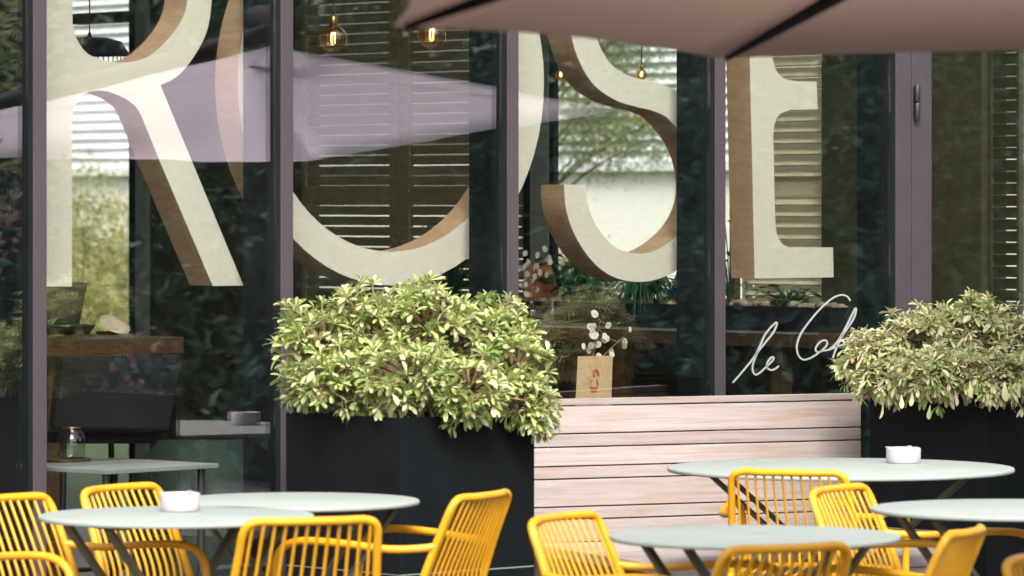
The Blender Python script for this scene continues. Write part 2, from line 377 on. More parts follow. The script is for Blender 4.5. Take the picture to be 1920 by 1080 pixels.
# ---- window wall square to the front
def wallbox(name, xl, xr, y0, y1, mat, t0=0.0, t1=0.15, parent=bld, h0=None, h1=None):
    va, vb = VV(xr), VV(xl)
    return MB().box(U1 + t0, U1 + t1, va, vb, HU((xl + xr) / 2, y1) if h0 is None else h0, HU((xl + xr) / 2, y0) if h1 is None else h1).build(name, mat, parent)
SILL = HU(1160, 590)
wallbox('wall_panel', 60, 10, 0, 0, M['panel_olive'], h0=0.02, h1=TOP)
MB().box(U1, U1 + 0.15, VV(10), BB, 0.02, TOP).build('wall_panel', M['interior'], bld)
fr = wallbox('window_post', 246, 262, 0, 0, M['fin'], -0.015, 0.02, h0=0.02, h1=TOP)
wallbox('window_post', 262.5, 281, 0, 0, M['post_grey'], -0.03, 0.025, h0=0.02, h1=TOP)
wallbox('wall_panel', 281.5, 553, 0, 0, M['panel_olive'], h0=0.02, h1=TOP)
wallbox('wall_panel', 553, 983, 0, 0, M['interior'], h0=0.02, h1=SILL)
wallbox('window_post', 984, 998, 0, 0, M['fin'], -0.01, 0.02, h0=0.02, h1=TOP)
wallbox('window_post', 998.5, 1032, 0, 0, M['post_grey'], -0.015, 0.025, h0=0.02, h1=TOP)
wallbox('window_post', 1032.5, 1041, 0, 0, M['fin'], -0.01, 0.02, h0=0.02, h1=TOP)
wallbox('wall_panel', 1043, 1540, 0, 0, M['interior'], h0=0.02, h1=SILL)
wallbox('window_post', 1371, 1379, 0, 0, M['wood_dark'], -0.01, 0.03, h0=SILL + 0.001, h1=TOP)
wallbox('wall_panel', 1540.5, 1840, 0, 0, M['panel_olive'], h0=0.02, h1=TOP)
for xl, xr, h0 in ((11, 245, 0.03), (1043.5, 1370.5, SILL)):
    wallbox('window_pane', xl, xr, 0, 0, M['pane'], 0.03, 0.036, h0=h0, h1=TOP)
wallbox('window_rail', 136, 245, 0, 0, M['wood_dark'], -0.01, 0.05, h0=HU(190, 43), h1=HU(190, 23))

# ---- louvred shutters
def shutter(label, xl, xr, mat, stl=8, str_=8, rail=None, tilt=14, sw=0.0432, pitch=0.0472, t=0.05, h1=3.2, split=True):
    va, vb = VV(xr), VV(xl); h0 = SILL + 0.004
    root = thing('louvre_shutter', label, 'shutter', (U1 + t, (va + vb) / 2, h0), 0, 'louvred shutters along the window wall')
    hw = (vb - va) / 2 - 0.001; H = h1 - h0
    k = VV(1000) - VV(1001)
    wl, wr = stl * k, str_ * k
    MB().box(-0.015, 0.015, hw - wl, hw, 0, H).build('stile', mat, root)
    MB().box(-0.015, 0.015, -hw, -hw + wr, 0, H).build('stile', mat, root)
    MB().box(-0.014, 0.014, -hw + wr + 0.0005, hw - wl - 0.0005, 0, 0.04).build('rail', mat, root)
    MB().box(-0.014, 0.014, -hw + wr + 0.0005, hw - wl - 0.0005, H - 0.05, H - 0.001).build('rail', mat, root)
    r0 = r1 = None
    if rail:
        r0, r1 = HU((xl + xr) / 2, rail[1]) - h0, HU((xl + xr) / 2, rail[0]) - h0
        MB().box(-0.014, 0.014, -hw + wr + 0.0005, hw - wl - 0.0005, r0, r1).build('rail', mat, root)
    c, s_ = math.cos(math.radians(tilt)), math.sin(math.radians(tilt))
    L0, L1 = -hw + wr + 0.001, hw - wl - 0.001
    def q(x, z): return (x * c - z * s_, x * s_ + z * c)
    vv = []
    for y in (L0, L1):
        for x, z in ((-0.004, -sw / 2), (0.004, -sw / 2), (0.004, sw / 2), (-0.004, sw / 2)):
            a, b = q(x, z); vv.append((a, y, b))
    me = None; spans = [(0.04, H - 0.05)] if r0 is None else [(0.04, r0), (r1, H - 0.05)]
    for z0, z1 in spans:
        cnt = max(1, round((z1 - z0) / pitch)); pp = (z1 - z0) / cnt
        for i in range(cnt):
            if me is None:
                o = MB().add(vv, [(0, 1, 2, 3), (7, 6, 5, 4), (0, 4, 5, 1), (1, 5, 6, 2), (2, 6, 7, 3), (3, 7, 4, 0)]).build('slat', mat, root); me = o.data
            else:
                o = bpy.data.objects.new('slat', me); COL.objects.link(o); o.parent = root
            o.location = (0, 0, z0 + pp * (i + 0.5))
    return root
shutter('dark wooden louvre shutter behind the left half of the letter O', 554, 737, M['shutter'], 8, 19, (348, 385))
shutter('dark wooden louvre shutter behind the right half of the letter O', 738, 983, M['shutter'], 18, 12, (348, 385))
shutter('pale louvre shutter with lit slats behind the letter E', 1380, 1540, M['shutter_pale'], 10, 3, (333, 365), tilt=-56, sw=0.074)
if VV(1900) > 0.25:
    shutter('dark louvre shutter with bright slits beside the glass door', 1842, 1900, M['panel_olive'], 4, 4, None)

# ---- bar ledge and trough planter along the window wall
lz1 = at_u(1130, 613, U1 - 0.5).z; lz0 = at_u(1130, 640, U1 - 0.5).z
va, vb = max(0.23, VV(1700)), VV(940)
led = thing('bar_ledge', 'brown wooden bar ledge running below the window wall', 'ledge', (U1, 0, 0))
MB().box(-0.52, -0.002, va, vb, lz0, lz1).build('ledge_top', M['wood_counter'], led, bevel=0.003)
MB().box(-0.523, -0.515, va, vb, lz1 - 0.0075, lz1 + 0.001).build('edge_strip', M['post_grey'], led)
for v in (va + 0.3, (va + vb) / 2, vb - 0.3):
    MB().box(-0.45, -0.39, v - 0.03, v + 0.03, 0.02, lz0 - 0.001).build('leg', M['wood_counter'], led)
tz1 = at_u(1160, 568, U1 - 0.42).z
tro = thing('trough_planter', 'long black trough planter with pebbles on the bar ledge', 'planter', (U1, 0, lz1 + 0.002))
th = tz1 - lz1 - 0.002; tb, ta = VV(1045), max(0.25, VV(1690))
MB().box(-0.42, -0.405, ta, tb, 0, th).build('front_board', M['black_metal'], tro)
MB().box(-0.20, -0.185, ta, tb, 0, th).build('back_board', M['black_metal'], tro)
MB().box(-0.404, -0.201, ta, ta + 0.015, 0, th).build('end_board', M['black_metal'], tro)
MB().box(-0.404, -0.201, tb - 0.015, tb, 0, th).build('end_board', M['black_metal'], tro)
MB().box(-0.404, -0.201, ta + 0.016, tb - 0.016, 0, th - 0.02).build('soil_bed', M['soil'], tro)
random.seed(9)
pb = MB()
def pebble(mb, c, r):
    vv = []; fs = []
    for i, (ph, rr) in enumerate(((0.9, 0.45), (0.25, 0.95), (-0.4, 0.9), (-0.95, 0.3))):
        for k in range(8):
            t = k * math.pi / 4; vv.append((c[0] + r[0] * rr * math.cos(t), c[1] + r[1] * rr * math.sin(t), c[2] + r[2] * ph))
    for i in range(3):
        for k in range(8): fs.append((i * 8 + k, (i + 1) * 8 + k, (i + 1) * 8 + (k + 1) % 8, i * 8 + (k + 1) % 8))
    fs.append(tuple(range(8))); fs.append(tuple(range(31, 23, -1)))
    mb.add(vv, fs, True)
for i in range(150):
    s = random.uniform(0.012, 0.028)
    pebble(pb, (random.uniform(-0.38, -0.23), random.uniform(ta + 0.04, tb - 0.04), th - 0.02 + s * 0.45 + random.uniform(0, 0.02)), (s, s * random.uniform(0.8, 1.5), s * random.uniform(0.6, 0.9)))
tag(pb.build('pebbles', M['pebble'], tro), kind='stuff')

# ================================================================ big letters R O S E behind the glass
from mathutils.geometry import tessellate_polygon
VL, LD = 0.26, 0.125
def letter(label, outer, holes=()):
    loops = [outer] + list(holes)
    P3 = [[at_v(x, y, VL) for x, y in lp] for lp in loops]
    allp = [p for lp in P3 for p in lp]
    base = Vector((sum(p.x for p in P3[0]) / len(P3[0]), VL, min(p.z for p in P3[0])))
    root = thing('sign_letter', label, 'sign letter', base, 0, 'big letters spelling ROSE behind the glass')
    flat = [[Vector((p.x, p.z, 0)) for p in lp] for lp in P3]
    tris = tessellate_polygon(flat)
    A = [p - base for p in allp]
    fs = []
    for t in tris:
        a, b, c = (A[i] for i in t)
        fs.append(tuple(t) if (b - a).cross(c - a).y < 0 else tuple(t)[::-1])
    ff = MB().add(A, fs)
    ff.build('front_face', M['letter_face'], root)
    sd_ = MB(); off = 0
    for lp in P3:
        n = len(lp)
        fr_ = [p - base + Vector((0, 0.0005, 0)) for p in lp]; bk = [p + Vector((0, LD, 0)) for p in fr_]
        sd_.add(fr_ + bk, [(i, (i + 1) % n, n + (i + 1) % n, n + i) for i in range(n)])
    sd_.add([p + Vector((0, LD + 0.0005, 0)) for p in A], [f[::-1] for f in fs])
    sd_.build('side_band', M['letter_side'], root)
    top = max(p.z for p in allp); xs = [p.x for p in P3[0]]; mid = (min(xs) + max(xs)) / 2; w = (max(xs) - min(xs))
    for s in (-0.25, 0.25):
        zz = max((p.z for p in allp if abs(p.x - (mid + s * w)) < 0.25 * w), default=top) - 0.03
        MB().tube([(mid + s * w - base.x, LD / 2, zz - base.z), (mid + s * w - base.x, LD / 2, TOP - base.z)], 0.0015, 6).build('hanging_wire', M['black_metal'], root)
    return root
def sp(pts, n=5): return [(p.x, p.y) for p in smooth_path([(x, y, 0) for x, y in pts], n)]
R_out = [(76, 537), (135, 537)] + sp([(135, 228), (138, 206), (147, 187), (160, 175), (180, 170), (200, 171), (218, 177), (240, 188), (257, 203), (268, 224)]) + \
    [(299, 301), (399, 536), (456.5, 535.5), (301, 160)] + sp([(303, 159), (336, 140), (367, 101), (389, 55), (397, 0), (397, -50), (385, -120), (345, -190), (285, -235), (215, -248)]) + [(76, -248)]
R_in = sp([(136, 45), (144, 73), (165, 101), (205, 115), (244, 116), (281, 104), (318, 70), (342, 34), (351, 0), (351, -50), (340, -105), (310, -157), (262, -190), (215, -198)]) + [(136, -198)]
letter('big cream letter R with brown sides behind the leftmost glass bay', R_out, [R_in])
def ell(cx, cy_, a, b, n=72): return [(cx + a * math.cos(2 * math.pi * i / n), cy_ + b * math.sin(2 * math.pi * i / n)) for i in range(n)]
letter('big cream letter O with brown sides in front of the dark shutters', ell(733, 155, 287, 380), [ell(733, 155, 240, 317)])
Sf = [(1078, 346, 41), (1082, 388, 42), (1098, 432, 44), (1127, 472, 48), (1158, 494, 52), (1194, 502, 53), (1230, 497, 52), (1270, 475, 52), (1308, 436, 50), (1331, 385, 48), (1333, 325, 48), (1315, 262, 50), (1271, 204, 52), (1235, 184, 52), (1200, 175, 52), (1165, 164, 52),
      (1131, 141, 50), (1109, 108, 47), (1096, 72, 46), (1089, 20, 46), (1093, -40, 46), (1112, -95, 48), (1146, -137, 51), (1190, -155, 53), (1236, -150, 52), (1272, -120, 49), (1293, -70, 45), (1298, -15, 42)]
Sp = smooth_path(Sf, 5)
Lp, Rp = [], []
for i, p in enumerate(Sp):
    d = (Sp[min(i + 1, len(Sp) - 1)] - Sp[max(i - 1, 0)]); d.z = 0; d.normalize()
    if i == 0: d = Vector((0.0, 1, 0))
    if i == len(Sp) - 1: d = Vector((0.0, 1, 0))
    Lp.append((p.x - d.y * p.z / 2, p.y + d.x * p.z / 2)); Rp.append((p.x + d.y * p.z / 2, p.y - d.x * p.z / 2))
letter('big cream letter S with brown sides in front of the bright tree view', Lp + Rp[::-1])
E_out = [(1415, 522), (1563, 520), (1562, 464)] + sp([(1480, 464), (1466, 456), (1456, 436), (1453, 400)]) + sp([(1450, 255), (1453, 230), (1463, 214), (1482, 206)]) + \
    [(1533, 205), (1531, 153)] + sp([(1495, 152.5), (1470, 147), (1455, 131), (1447, 103)]) + sp([(1444, -95), (1450, -118), (1463, -131), (1484, -137)]) + [(1560, -139), (1559, -192), (1399, -192)]
letter('big cream letter E with brown side in front of the pale shutter', E_out)

# ---- handwritten lettering on the glass
def script(label, strokes, w):
    pts = [[(1360 + x / 5.4, 540 + y / 5.4) for x, y in s] for s in strokes]
    base = at_v(pts[0][0][0], pts[0][0][1], GV0 - 0.002)
    mb = MB()
    for s in pts:
        P = smooth_path([(x, y, 0) for x, y in s], 6); L = []; Rr = []
        for i, p in enumerate(P):
            d = P[min(i + 1, len(P) - 1)] - P[max(i - 1, 0)]; d.normalize()
            ww = w / 2 * (0.6 if i in (0, len(P) - 1) else 1)
            L.append(at_v(p.x - d.y * ww, p.y + d.x * ww, GV0 - 0.002) - base); Rr.append(at_v(p.x + d.y * ww, p.y - d.x * ww, GV0 - 0.002) - base)
        n = len(L); y = Vector((0, 0.0012, 0))
        vv = L + Rr + [p + y for p in L] + [p + y for p in Rr]; fs = []
        for i in range(n - 1):
            fs += [(i, i + 1, n + i + 1, n + i), (2 * n + i, 3 * n + i, 3 * n + i + 1, 2 * n + i + 1), (i, 2 * n + i, 2 * n + i + 1, i + 1), (n + i, n + i + 1, 3 * n + i + 1, 3 * n + i)]
        mb.add(vv, fs)
    o = mb.build('window_lettering', M['script_white'])
    o.location = base
    return tag(o, label, 'lettering', 'handwritten words on the glass')
script('thin white handwritten word le on the glass above the bench', [[(75, 960), (180, 840), (300, 690), (350, 590), (400, 480), (460, 400), (520, 348), (518, 385), (480, 460), (400, 560), (330, 650), (285, 760), (278, 835), (305, 877), (350, 858), (420, 795), (480, 735), (490, 703), (465, 705), (428, 755), (425, 805), (460, 830), (500, 822), (545, 788)]], 3.1)
script('thin white handwritten word Cafe on the glass beside the right shrub', [
    [(1265, 130), (1240, 90), (1190, 70), (1130, 82), (1050, 130), (950, 225), (860, 330), (780, 440), (735, 540), (725, 620), (745, 690), (790, 725), (850, 715), (920, 675), (985, 625), (1025, 585), (1032, 548), (1008, 528), (965, 545), (925, 590), (915, 632), (940, 648), (990, 636), (1060, 622), (1120, 598), (1200, 572), (1240, 556), (1290, 520), (1308, 492), (1290, 485), (1250, 515), (1225, 565), (1248, 596), (1290, 582), (1320, 560)],
    [(1050, 622), (1110, 575), (1165, 500), (1220, 400), (1285, 270), (1318, 205), (1324, 235), (1300, 310), (1240, 405), (1175, 500), (1135, 590), (1110, 650), (1090, 712)]], 3.1)
# ================================================================ planters
def planter(label, corner):
    S = 0.56; H = 0.93; T = 0.03
    # near corner is the front-left one (low u, low v)
    root = thing('planter_box', label, 'planter', corner, 0, 'black planter boxes in front of the glass')
    seam = CAM_H - (1079 - HY) / F * 14.0
    for (a, b) in ((0.0, seam - 0.0025), (seam + 0.0025, H)):
        MB().box(0, S, 0, T, a, b).build('front_panel', M['black_planter'], root, bevel=0.002)
        MB().box(0, T, T + 0.0005, S - T - 0.0005, a, b).build('side_panel', M['black_planter'], root, bevel=0.002)
        MB().box(S - T, S, T + 0.0005, S - T - 0.0005, a, b).build('side_panel', M['black_planter'], root, bevel=0.002)
        MB().box(0, S, S - T, S, a, b).build('back_panel', M['black_planter'], root, bevel=0.002)
    MB().box(0.003, S - 0.003, 0.0025, S - 0.003, seam - 0.002, seam + 0.002).build('seam_strip', M['post_grey'], root)
    MB().box(T + 0.001, S - T - 0.001, T + 0.001, S - T - 0.001, H - 0.12, H - 0.05).build('soil', M['soil'], root)
    return root, S, H
pl1 = plan((750 - CX) / F * 14.0, 14.0)
pl2 = plan((1850 - CX) / F * 15.74, 15.74)
planter('black box planter holding the fresh green shrub beside the bench', pl1)
planter('black box planter holding the dry pale shrub at the right edge', pl2)

# ================================================================ shrubs (whorls of paddle-shaped leaves)
def leaf_verts(L, W, curl, fold):
    sec = [(0.0, 0.10), (0.35, 0.55), (0.68, 1.0), (0.9, 0.75), (1.0, 0.12)]
    vv = []
    for t, w in sec:
        z = -curl * t * t * L; ww = W / 2 * w
        vv += [(-ww, t * L, z + fold * ww), (0, t * L, z), (ww, t * L, z + fold * ww)]
    fs = []
    for i in range(len(sec) - 1):
        a = i * 3; fs += [(a, a + 1, a + 4, a + 3), (a + 1, a + 2, a + 5, a + 4)]
    return [Vector(v) for v in vv], fs
def frame_mat(pos, d, roll):
    d = d.normalized(); up = Vector((0, 0, 1)); x = d.cross(up)
    if x.length < 1e-3: x = Vector((1, 0, 0))
    x.normalize(); z = x.cross(d); m = Matrix((x, d, z)).transposed().to_4x4()
    m = Matrix.Translation(pos) @ m @ Matrix.Rotation(roll, 4, 'Y'); return m
def shrub(label, base, blobs, n_ros, mats, seed, L=(0.045, 0.07), droop=0.0, hang=(), rosr=(8, 12), curl=(0.02, 0.45)):
    rnd = random.Random(seed)
    root = thing('shrub', label, 'shrub', base, 0, 'shrubs in the black planters')
    leaves = []
    stems = MB()
    ctr0 = Vector((0, 0, -0.05))
    tot = sum(b[1][0] * b[1][2] + b[1][1] * b[1][0] for b in blobs)
    for bi, (c, r) in enumerate(blobs):
        c = Vector(c)
        k = int(n_ros * (r[0] * r[2] + r[1] * r[0]) / tot)
        # a woody stem from the soil to the heart of each clump
        stems.tube(smooth_path([ctr0 + Vector((c.x * 0.3, c.y * 0.3, 0)), ctr0 * 0.5 + c * 0.5 + Vector((0.02, 0, 0.02)), c + Vector((0, 0, r[2] * 0.2))], 4), [0.011 - 0.0007 * i for i in range(9)], 6)
        for i in range(k):
            while True:
                d = Vector((rnd.gauss(0, 1), rnd.gauss(0, 1), rnd.gauss(0.15, 1)))
                if d.length > 0.1: break
            d.normalize(); ch = rnd.random(); rad = rnd.uniform(0.70, 1.04) if ch < 0.76 else (rnd.uniform(1.04, 1.42) if ch < 0.87 else rnd.uniform(0.4, 0.72))
            p = c + Vector((d.x * r[0], d.y * r[1], d.z * r[2])) * rad
            if p.z < -0.16: continue
            if any(sum(((p[a] - c2[a]) / (r2[a] * 0.62)) ** 2 for a in range(3)) < 1 for j, (c2, r2) in enumerate(blobs) if j != bi): continue
            ax = (d + Vector((0, 0, 0.55 - droop)) + Vector((rnd.gauss(0, .25), rnd.gauss(0, .25), rnd.gauss(0, .2)))).normalized()
            stems.tube([c + (p - c) * 0.45, p + ax * 0.004], [0.004, 0.0028], 5, caps=False)
            n = rnd.randint(*rosr); hue = rnd.uniform(0, 1); o1 = ax.orthogonal().normalized(); o2 = ax.cross(o1); a0 = rnd.uniform(0, 6)
            for q in range(n):
                t = a0 + q * 2.4; spread = 0.35 + 0.95 * q / n + rnd.uniform(-.12, .12)
                dd = ax * math.cos(spread) + (o1 * math.cos(t) + o2 * math.sin(t)) * math.sin(spread)
                dd.z -= droop * 0.5
                l = rnd.uniform(*L) * (0.7 + 0.45 * q / n)
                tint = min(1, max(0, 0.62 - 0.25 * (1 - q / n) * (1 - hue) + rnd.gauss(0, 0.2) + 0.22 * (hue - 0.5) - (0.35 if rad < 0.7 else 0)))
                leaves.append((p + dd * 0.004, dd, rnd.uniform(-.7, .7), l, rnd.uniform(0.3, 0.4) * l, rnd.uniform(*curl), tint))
    for p, d, l in hang:
        leaves.append((Vector(p), Vector(d), rnd.uniform(-.4, .4), l * 0.9, l * 0.36, 0.1, rnd.uniform(0.6, 0.95)))
    stems.build('stem', M['stem_brown'], root)
    cd = (CAM - Vector(base)); cd.normalize()
    order = sorted(range(len(leaves)), key=lambda i: -(leaves[i][0].dot(cd) + leaves[i][3] * 2 + rnd.uniform(0, .12)))
    singles = set(order[:270]) | set(range(len(leaves) - len(hang), len(leaves)))
    variants = []
    for k in range(6):
        vv, fs = leaf_verts(1.0, 0.35 + 0.01 * k, 0.04 + 0.08 * k, 0.25)
        me = bpy.data.meshes.new('leaf'); me.from_pydata(vv, [], fs); me.polygons.foreach_set('use_smooth', [True] * len(fs)); me.materials.append(mats[1]); variants.append(me)
    mb = MB()
    for i, (p, d, roll, l, w, curl, tint) in enumerate(leaves):
        m = frame_mat(p, d, roll)
        if i in singles:
            o = bpy.data.objects.new('leaf', variants[i % 6]); COL.objects.link(o); o.parent = root
            o.matrix_local = m @ Matrix.Scale(l, 4)
        else:
            vv, fs = leaf_verts(l, w, curl, 0.3)
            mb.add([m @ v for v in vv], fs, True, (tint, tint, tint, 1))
    tag(mb.build('foliage', mats[0], root, colors=True), kind='stuff')
    return root
def crown(base, z, lst):        # blobs given as photo pixel centre + pixel radii at depth z
    out = []
    for x, y, rx, ry, dz in lst:
        p = at_z(x, y, z + dz) - base; k = z / F
        out.append((p, (rx * k * 0.93, rx * k * 0.9, ry * k * 0.92)))
    return out
sb1 = pl1 + Vector((0.28, 0.28, 0.90))
shrub('fresh yellow-green shrub with whorled leaves in the planter left of the bench', sb1, crown(sb1, 14.4, [
    (600, 660, 72, 70, 0), (700, 625, 90, 82, 0.05), (800, 615, 95, 78, 0.0), (895, 650, 88, 80, 0.0), (965, 700, 62, 75, -0.1),
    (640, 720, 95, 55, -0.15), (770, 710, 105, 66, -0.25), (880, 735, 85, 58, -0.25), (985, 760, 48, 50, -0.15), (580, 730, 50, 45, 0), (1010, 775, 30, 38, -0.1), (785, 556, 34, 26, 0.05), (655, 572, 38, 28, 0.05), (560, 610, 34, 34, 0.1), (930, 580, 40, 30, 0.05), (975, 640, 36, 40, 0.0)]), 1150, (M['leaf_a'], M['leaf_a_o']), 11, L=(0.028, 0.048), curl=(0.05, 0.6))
sb2 = pl2 + Vector((0.28, 0.28, 0.90))
rnd = random.Random(5)
hang = []
for x, y, l in ((1655, 785, .06), (1690, 770, .05), (1710, 765, .05), (1744, 790, .055), (1790, 762, .06), (1775, 745, .075), (1818, 745, .06), (1832, 742, .055), (1884, 745, .07), (1900, 765, .06), (1640, 760, .05), (1725, 745, .05), (1760, 760, .05), (1912, 745, .06)):
    p = at_z(x, y - 30, 15.42) - sb2; hang.append((p, (rnd.uniform(-.3, .3), rnd.uniform(-.3, .1), -1), l))
shrub('dry pale shrub with drooping cream leaves in the right planter', sb2, crown(sb2, 16.0, [
    (1640, 670, 62, 48, -0.05), (1720, 650, 78, 62, 0.0), (1820, 640, 80, 78, 0.05), (1915, 660, 80, 72, 0.05), (1990, 670, 65, 60, 0.1), (1660, 715, 60, 40, -0.15),
    (1760, 700, 85, 48, -0.28), (1880, 710, 85, 46, -0.28), (1820, 590, 34, 38, 0.05), (1605, 690, 36, 26, 0.0), (1740, 610, 40, 30, 0.1)]), 1350, (M['leaf_b'], M['leaf_b_o']), 23, L=(0.023, 0.043), droop=0.06, curl=(0.1, 0.9), hang=hang)

# ================================================================ bench
Lz, Rz = 15.78, 16.34
bl = plan((985 - CX) / F * Lz, Lz); br = plan((1614.5 - CX) / F * Rz, Rz)
bdir = (br - bl); blen = bdir.length; bdir.normalize(); bang = math.atan2(bdir.y, bdir.x)
bench = thing('bench', 'long weathered pinkish wooden bench with slatted back between the planters', 'bench', bl, bang)
def hL(y): return CAM_H - (y - HY) / F * Lz
ys = [749.5, 762.8, 815.4, 840.4, 876.6, 900.5, 953, 977, 1021]
for i in range(len(ys) - 1):
    g = 0.0022 if i else 0.0
    rec = 0.0 if i else -0.004
    MB().box(0, blen, rec, 0.032, hL(ys[i + 1]) + 0.0022, hL(ys[i]) - g).build('back_slat', M['bench'], bench, bevel=0.0025)
for t in (0.12, 0.5, 0.97):
    MB().box(blen * t - 0.03, blen * t + 0.03, 0.0335, 0.075, 0.0, hL(770)).build('back_post', M['black_metal'], bench)
SH = hL(1021) + 0.004
inv = Matrix.Rotation(-bang, 4, 'Z') @ Matrix.Translation(-bl)
rb = inv @ at_h(1744, 1003, SH); rf = inv @ at_h(1770, 1040, SH)
rb.z = rf.z = 0
fdir = (inv.to_3x3() @ Vector((1, 0, 0))).normalized()       # facade direction in bench space
lf = rf - fdir * (rf.x / fdir.x); lb = Vector((0, -0.002, 0)); rb2 = Vector((rb.x, min(rb.y, -0.002), 0))
def seat_q(t): return lb.lerp(lf, t), rb2.lerp(rf, t)
cuts = [0.0, 0.34, 0.67, 1.0]
for i in range(3):
    a, b = seat_q(cuts[i] + (0.004 if i else 0)); c, d = seat_q(cuts[i + 1])
    up = Vector((0, 0, SH)); lo = Vector((0, 0, SH - 0.035))
    MB().hexa([a + lo, c + lo, d + lo, b + lo], [a + up, c + up, d + up, b + up]).build('seat_plank', M['bench'], bench, bevel=0.0025)
n_ = Vector((fdir.y, -fdir.x, 0)); e = 0.012
aa, dd = lf - n_ * e, rf - n_ * e
q = [aa, aa - n_ * 0.03, dd - n_ * 0.03, dd]
MB().hexa([p + Vector((0, 0, SH - 0.16)) for p in q], [p + Vector((0, 0, SH - 0.0365)) for p in q]).build('front_apron', M['bench'], bench, bevel=0.002)
q = [aa - n_ * 0.06, aa - n_ * 0.09, dd - n_ * 0.09, dd - n_ * 0.06]
MB().hexa([p + Vector((0, 0, 0.02)) for p in q], [p + Vector((0, 0, SH - 0.1705)) for p in q]).build('kick_board', M['wood_dark'], bench)
for p in (lf.lerp(rf, 0.08), lf.lerp(rf, 0.9), lb.lerp(rb2, 0.08), lb.lerp(rb2, 0.8)):
    p = p + (Vector((0, -0.09, 0)) if p.y > -0.2 else -n_ * 0.14)
    MB().box(p.x - 0.03, p.x + 0.03, p.y - 0.03, p.y + 0.03, 0, SH - 0.0365).build('leg', M['black_metal'], bench)

# ================================================================ round tables
def table(label, px, py, dia, rot, mark=False):
    z = (CAM_H - 0.75) * F / (py - HY); c = plan((px - CX) / F * z, z)
    root = thing('round_table', label, 'table', c, math.radians(rot) - math.asin(SA), 'round grey-green cafe tables')
    r = dia / 2
    MB().lathe([(0.0005, 0.75), (r - 0.004, 0.75), (r - 0.0012, 0.7488), (r, 0.7455), (r, 0.742), (r - 0.0012, 0.7385), (r - 0.004, 0.737), (0.0005, 0.737)], 96).build('table_top', M['table_top'], root)
    s = r * 0.74
    for i, (ax, sy) in enumerate(((1, 1), (1, -1), (-1, 1), (-1, -1))):
        y0 = sy * 0.10; yy = y0 + (0.014 if ax > 0 else -0.014)
        MB().bar((ax * s, yy, 0.002), (-ax * s, yy, 0.728), 0.012, 0.034, (0, 1, 0)).build('leg', M['table_leg'], root)
    for ax in (-1, 1):
        MB().box(ax * s - 0.018, ax * s + 0.018, -0.17, 0.17, 0.7285, 0.7365).build('top_bracket', M['table_leg'], root)
    MB().tube([(0, -0.125, 0.365), (0, 0.125, 0.365)], 0.009, 8).build('pivot_rod', M['table_leg'], root)
    if mark:
        MB().lathe([(0.0005, 0.7515), (0.030, 0.7515), (0.033, 0.7503)], 24, (-0.0, 0.05, 0)).build('hole_cap', M['post_grey'], root)
    return root, c
t_lf, p_lf = table('grey-green round table with white ashtray at the left front', 331, 965, 0.745, 38)
t_lb, p_lb = table('grey-green round table just behind the left front table', 556, 937, 0.70, 20)
t_rb, p_rb = table('largest round table standing against the bench with a white ashtray', 1576, 876, 1.11, -14)
t_rm, p_rm = table('round table cut by the right photo edge below the larger table', 1895, 952, 0.775, 24)
t_rf, p_rf = table('grey-green round table at right front with a dark cap in its top', 1415, 1003, 0.74, -30, True)
def ashtray(label, px, py, w):
    c = at_h(px, py, 0.7505); z = (c - CAM).dot(FWD); R = w / 2 / F * z
    prof = [(0.001, 0.0), (R * 0.93, 0.0), (R * 0.97, 0.003), (R, R * 0.35), (R, R * 0.78), (R * 0.985, R * 0.86), (R * 0.93, R * 0.9), (R * 0.87, R * 0.86), (R * 0.85, R * 0.5), (R * 0.8, R * 0.3), (0.001, R * 0.28)]
    root = thing('ashtray', label, 'ashtray', c, 0, 'white round ashtrays')
    MB().lathe(prof, 40).build('bowl', M['ceramic'], root)
    for a in (0.4, 2.5, 4.6):
        MB().box(-0.004, 0.004, -0.006, 0.006, 0, 0.003).build('rest_notch', M['ceramic'], root).location = (R * 0.93 * math.cos(a), R * 0.93 * math.sin(a), R * 0.9)
ashtray('white round ashtray on the left front table', 338, 958, 76)
ashtray('white round ashtray on the large table by the bench', 1694, 868, 65)

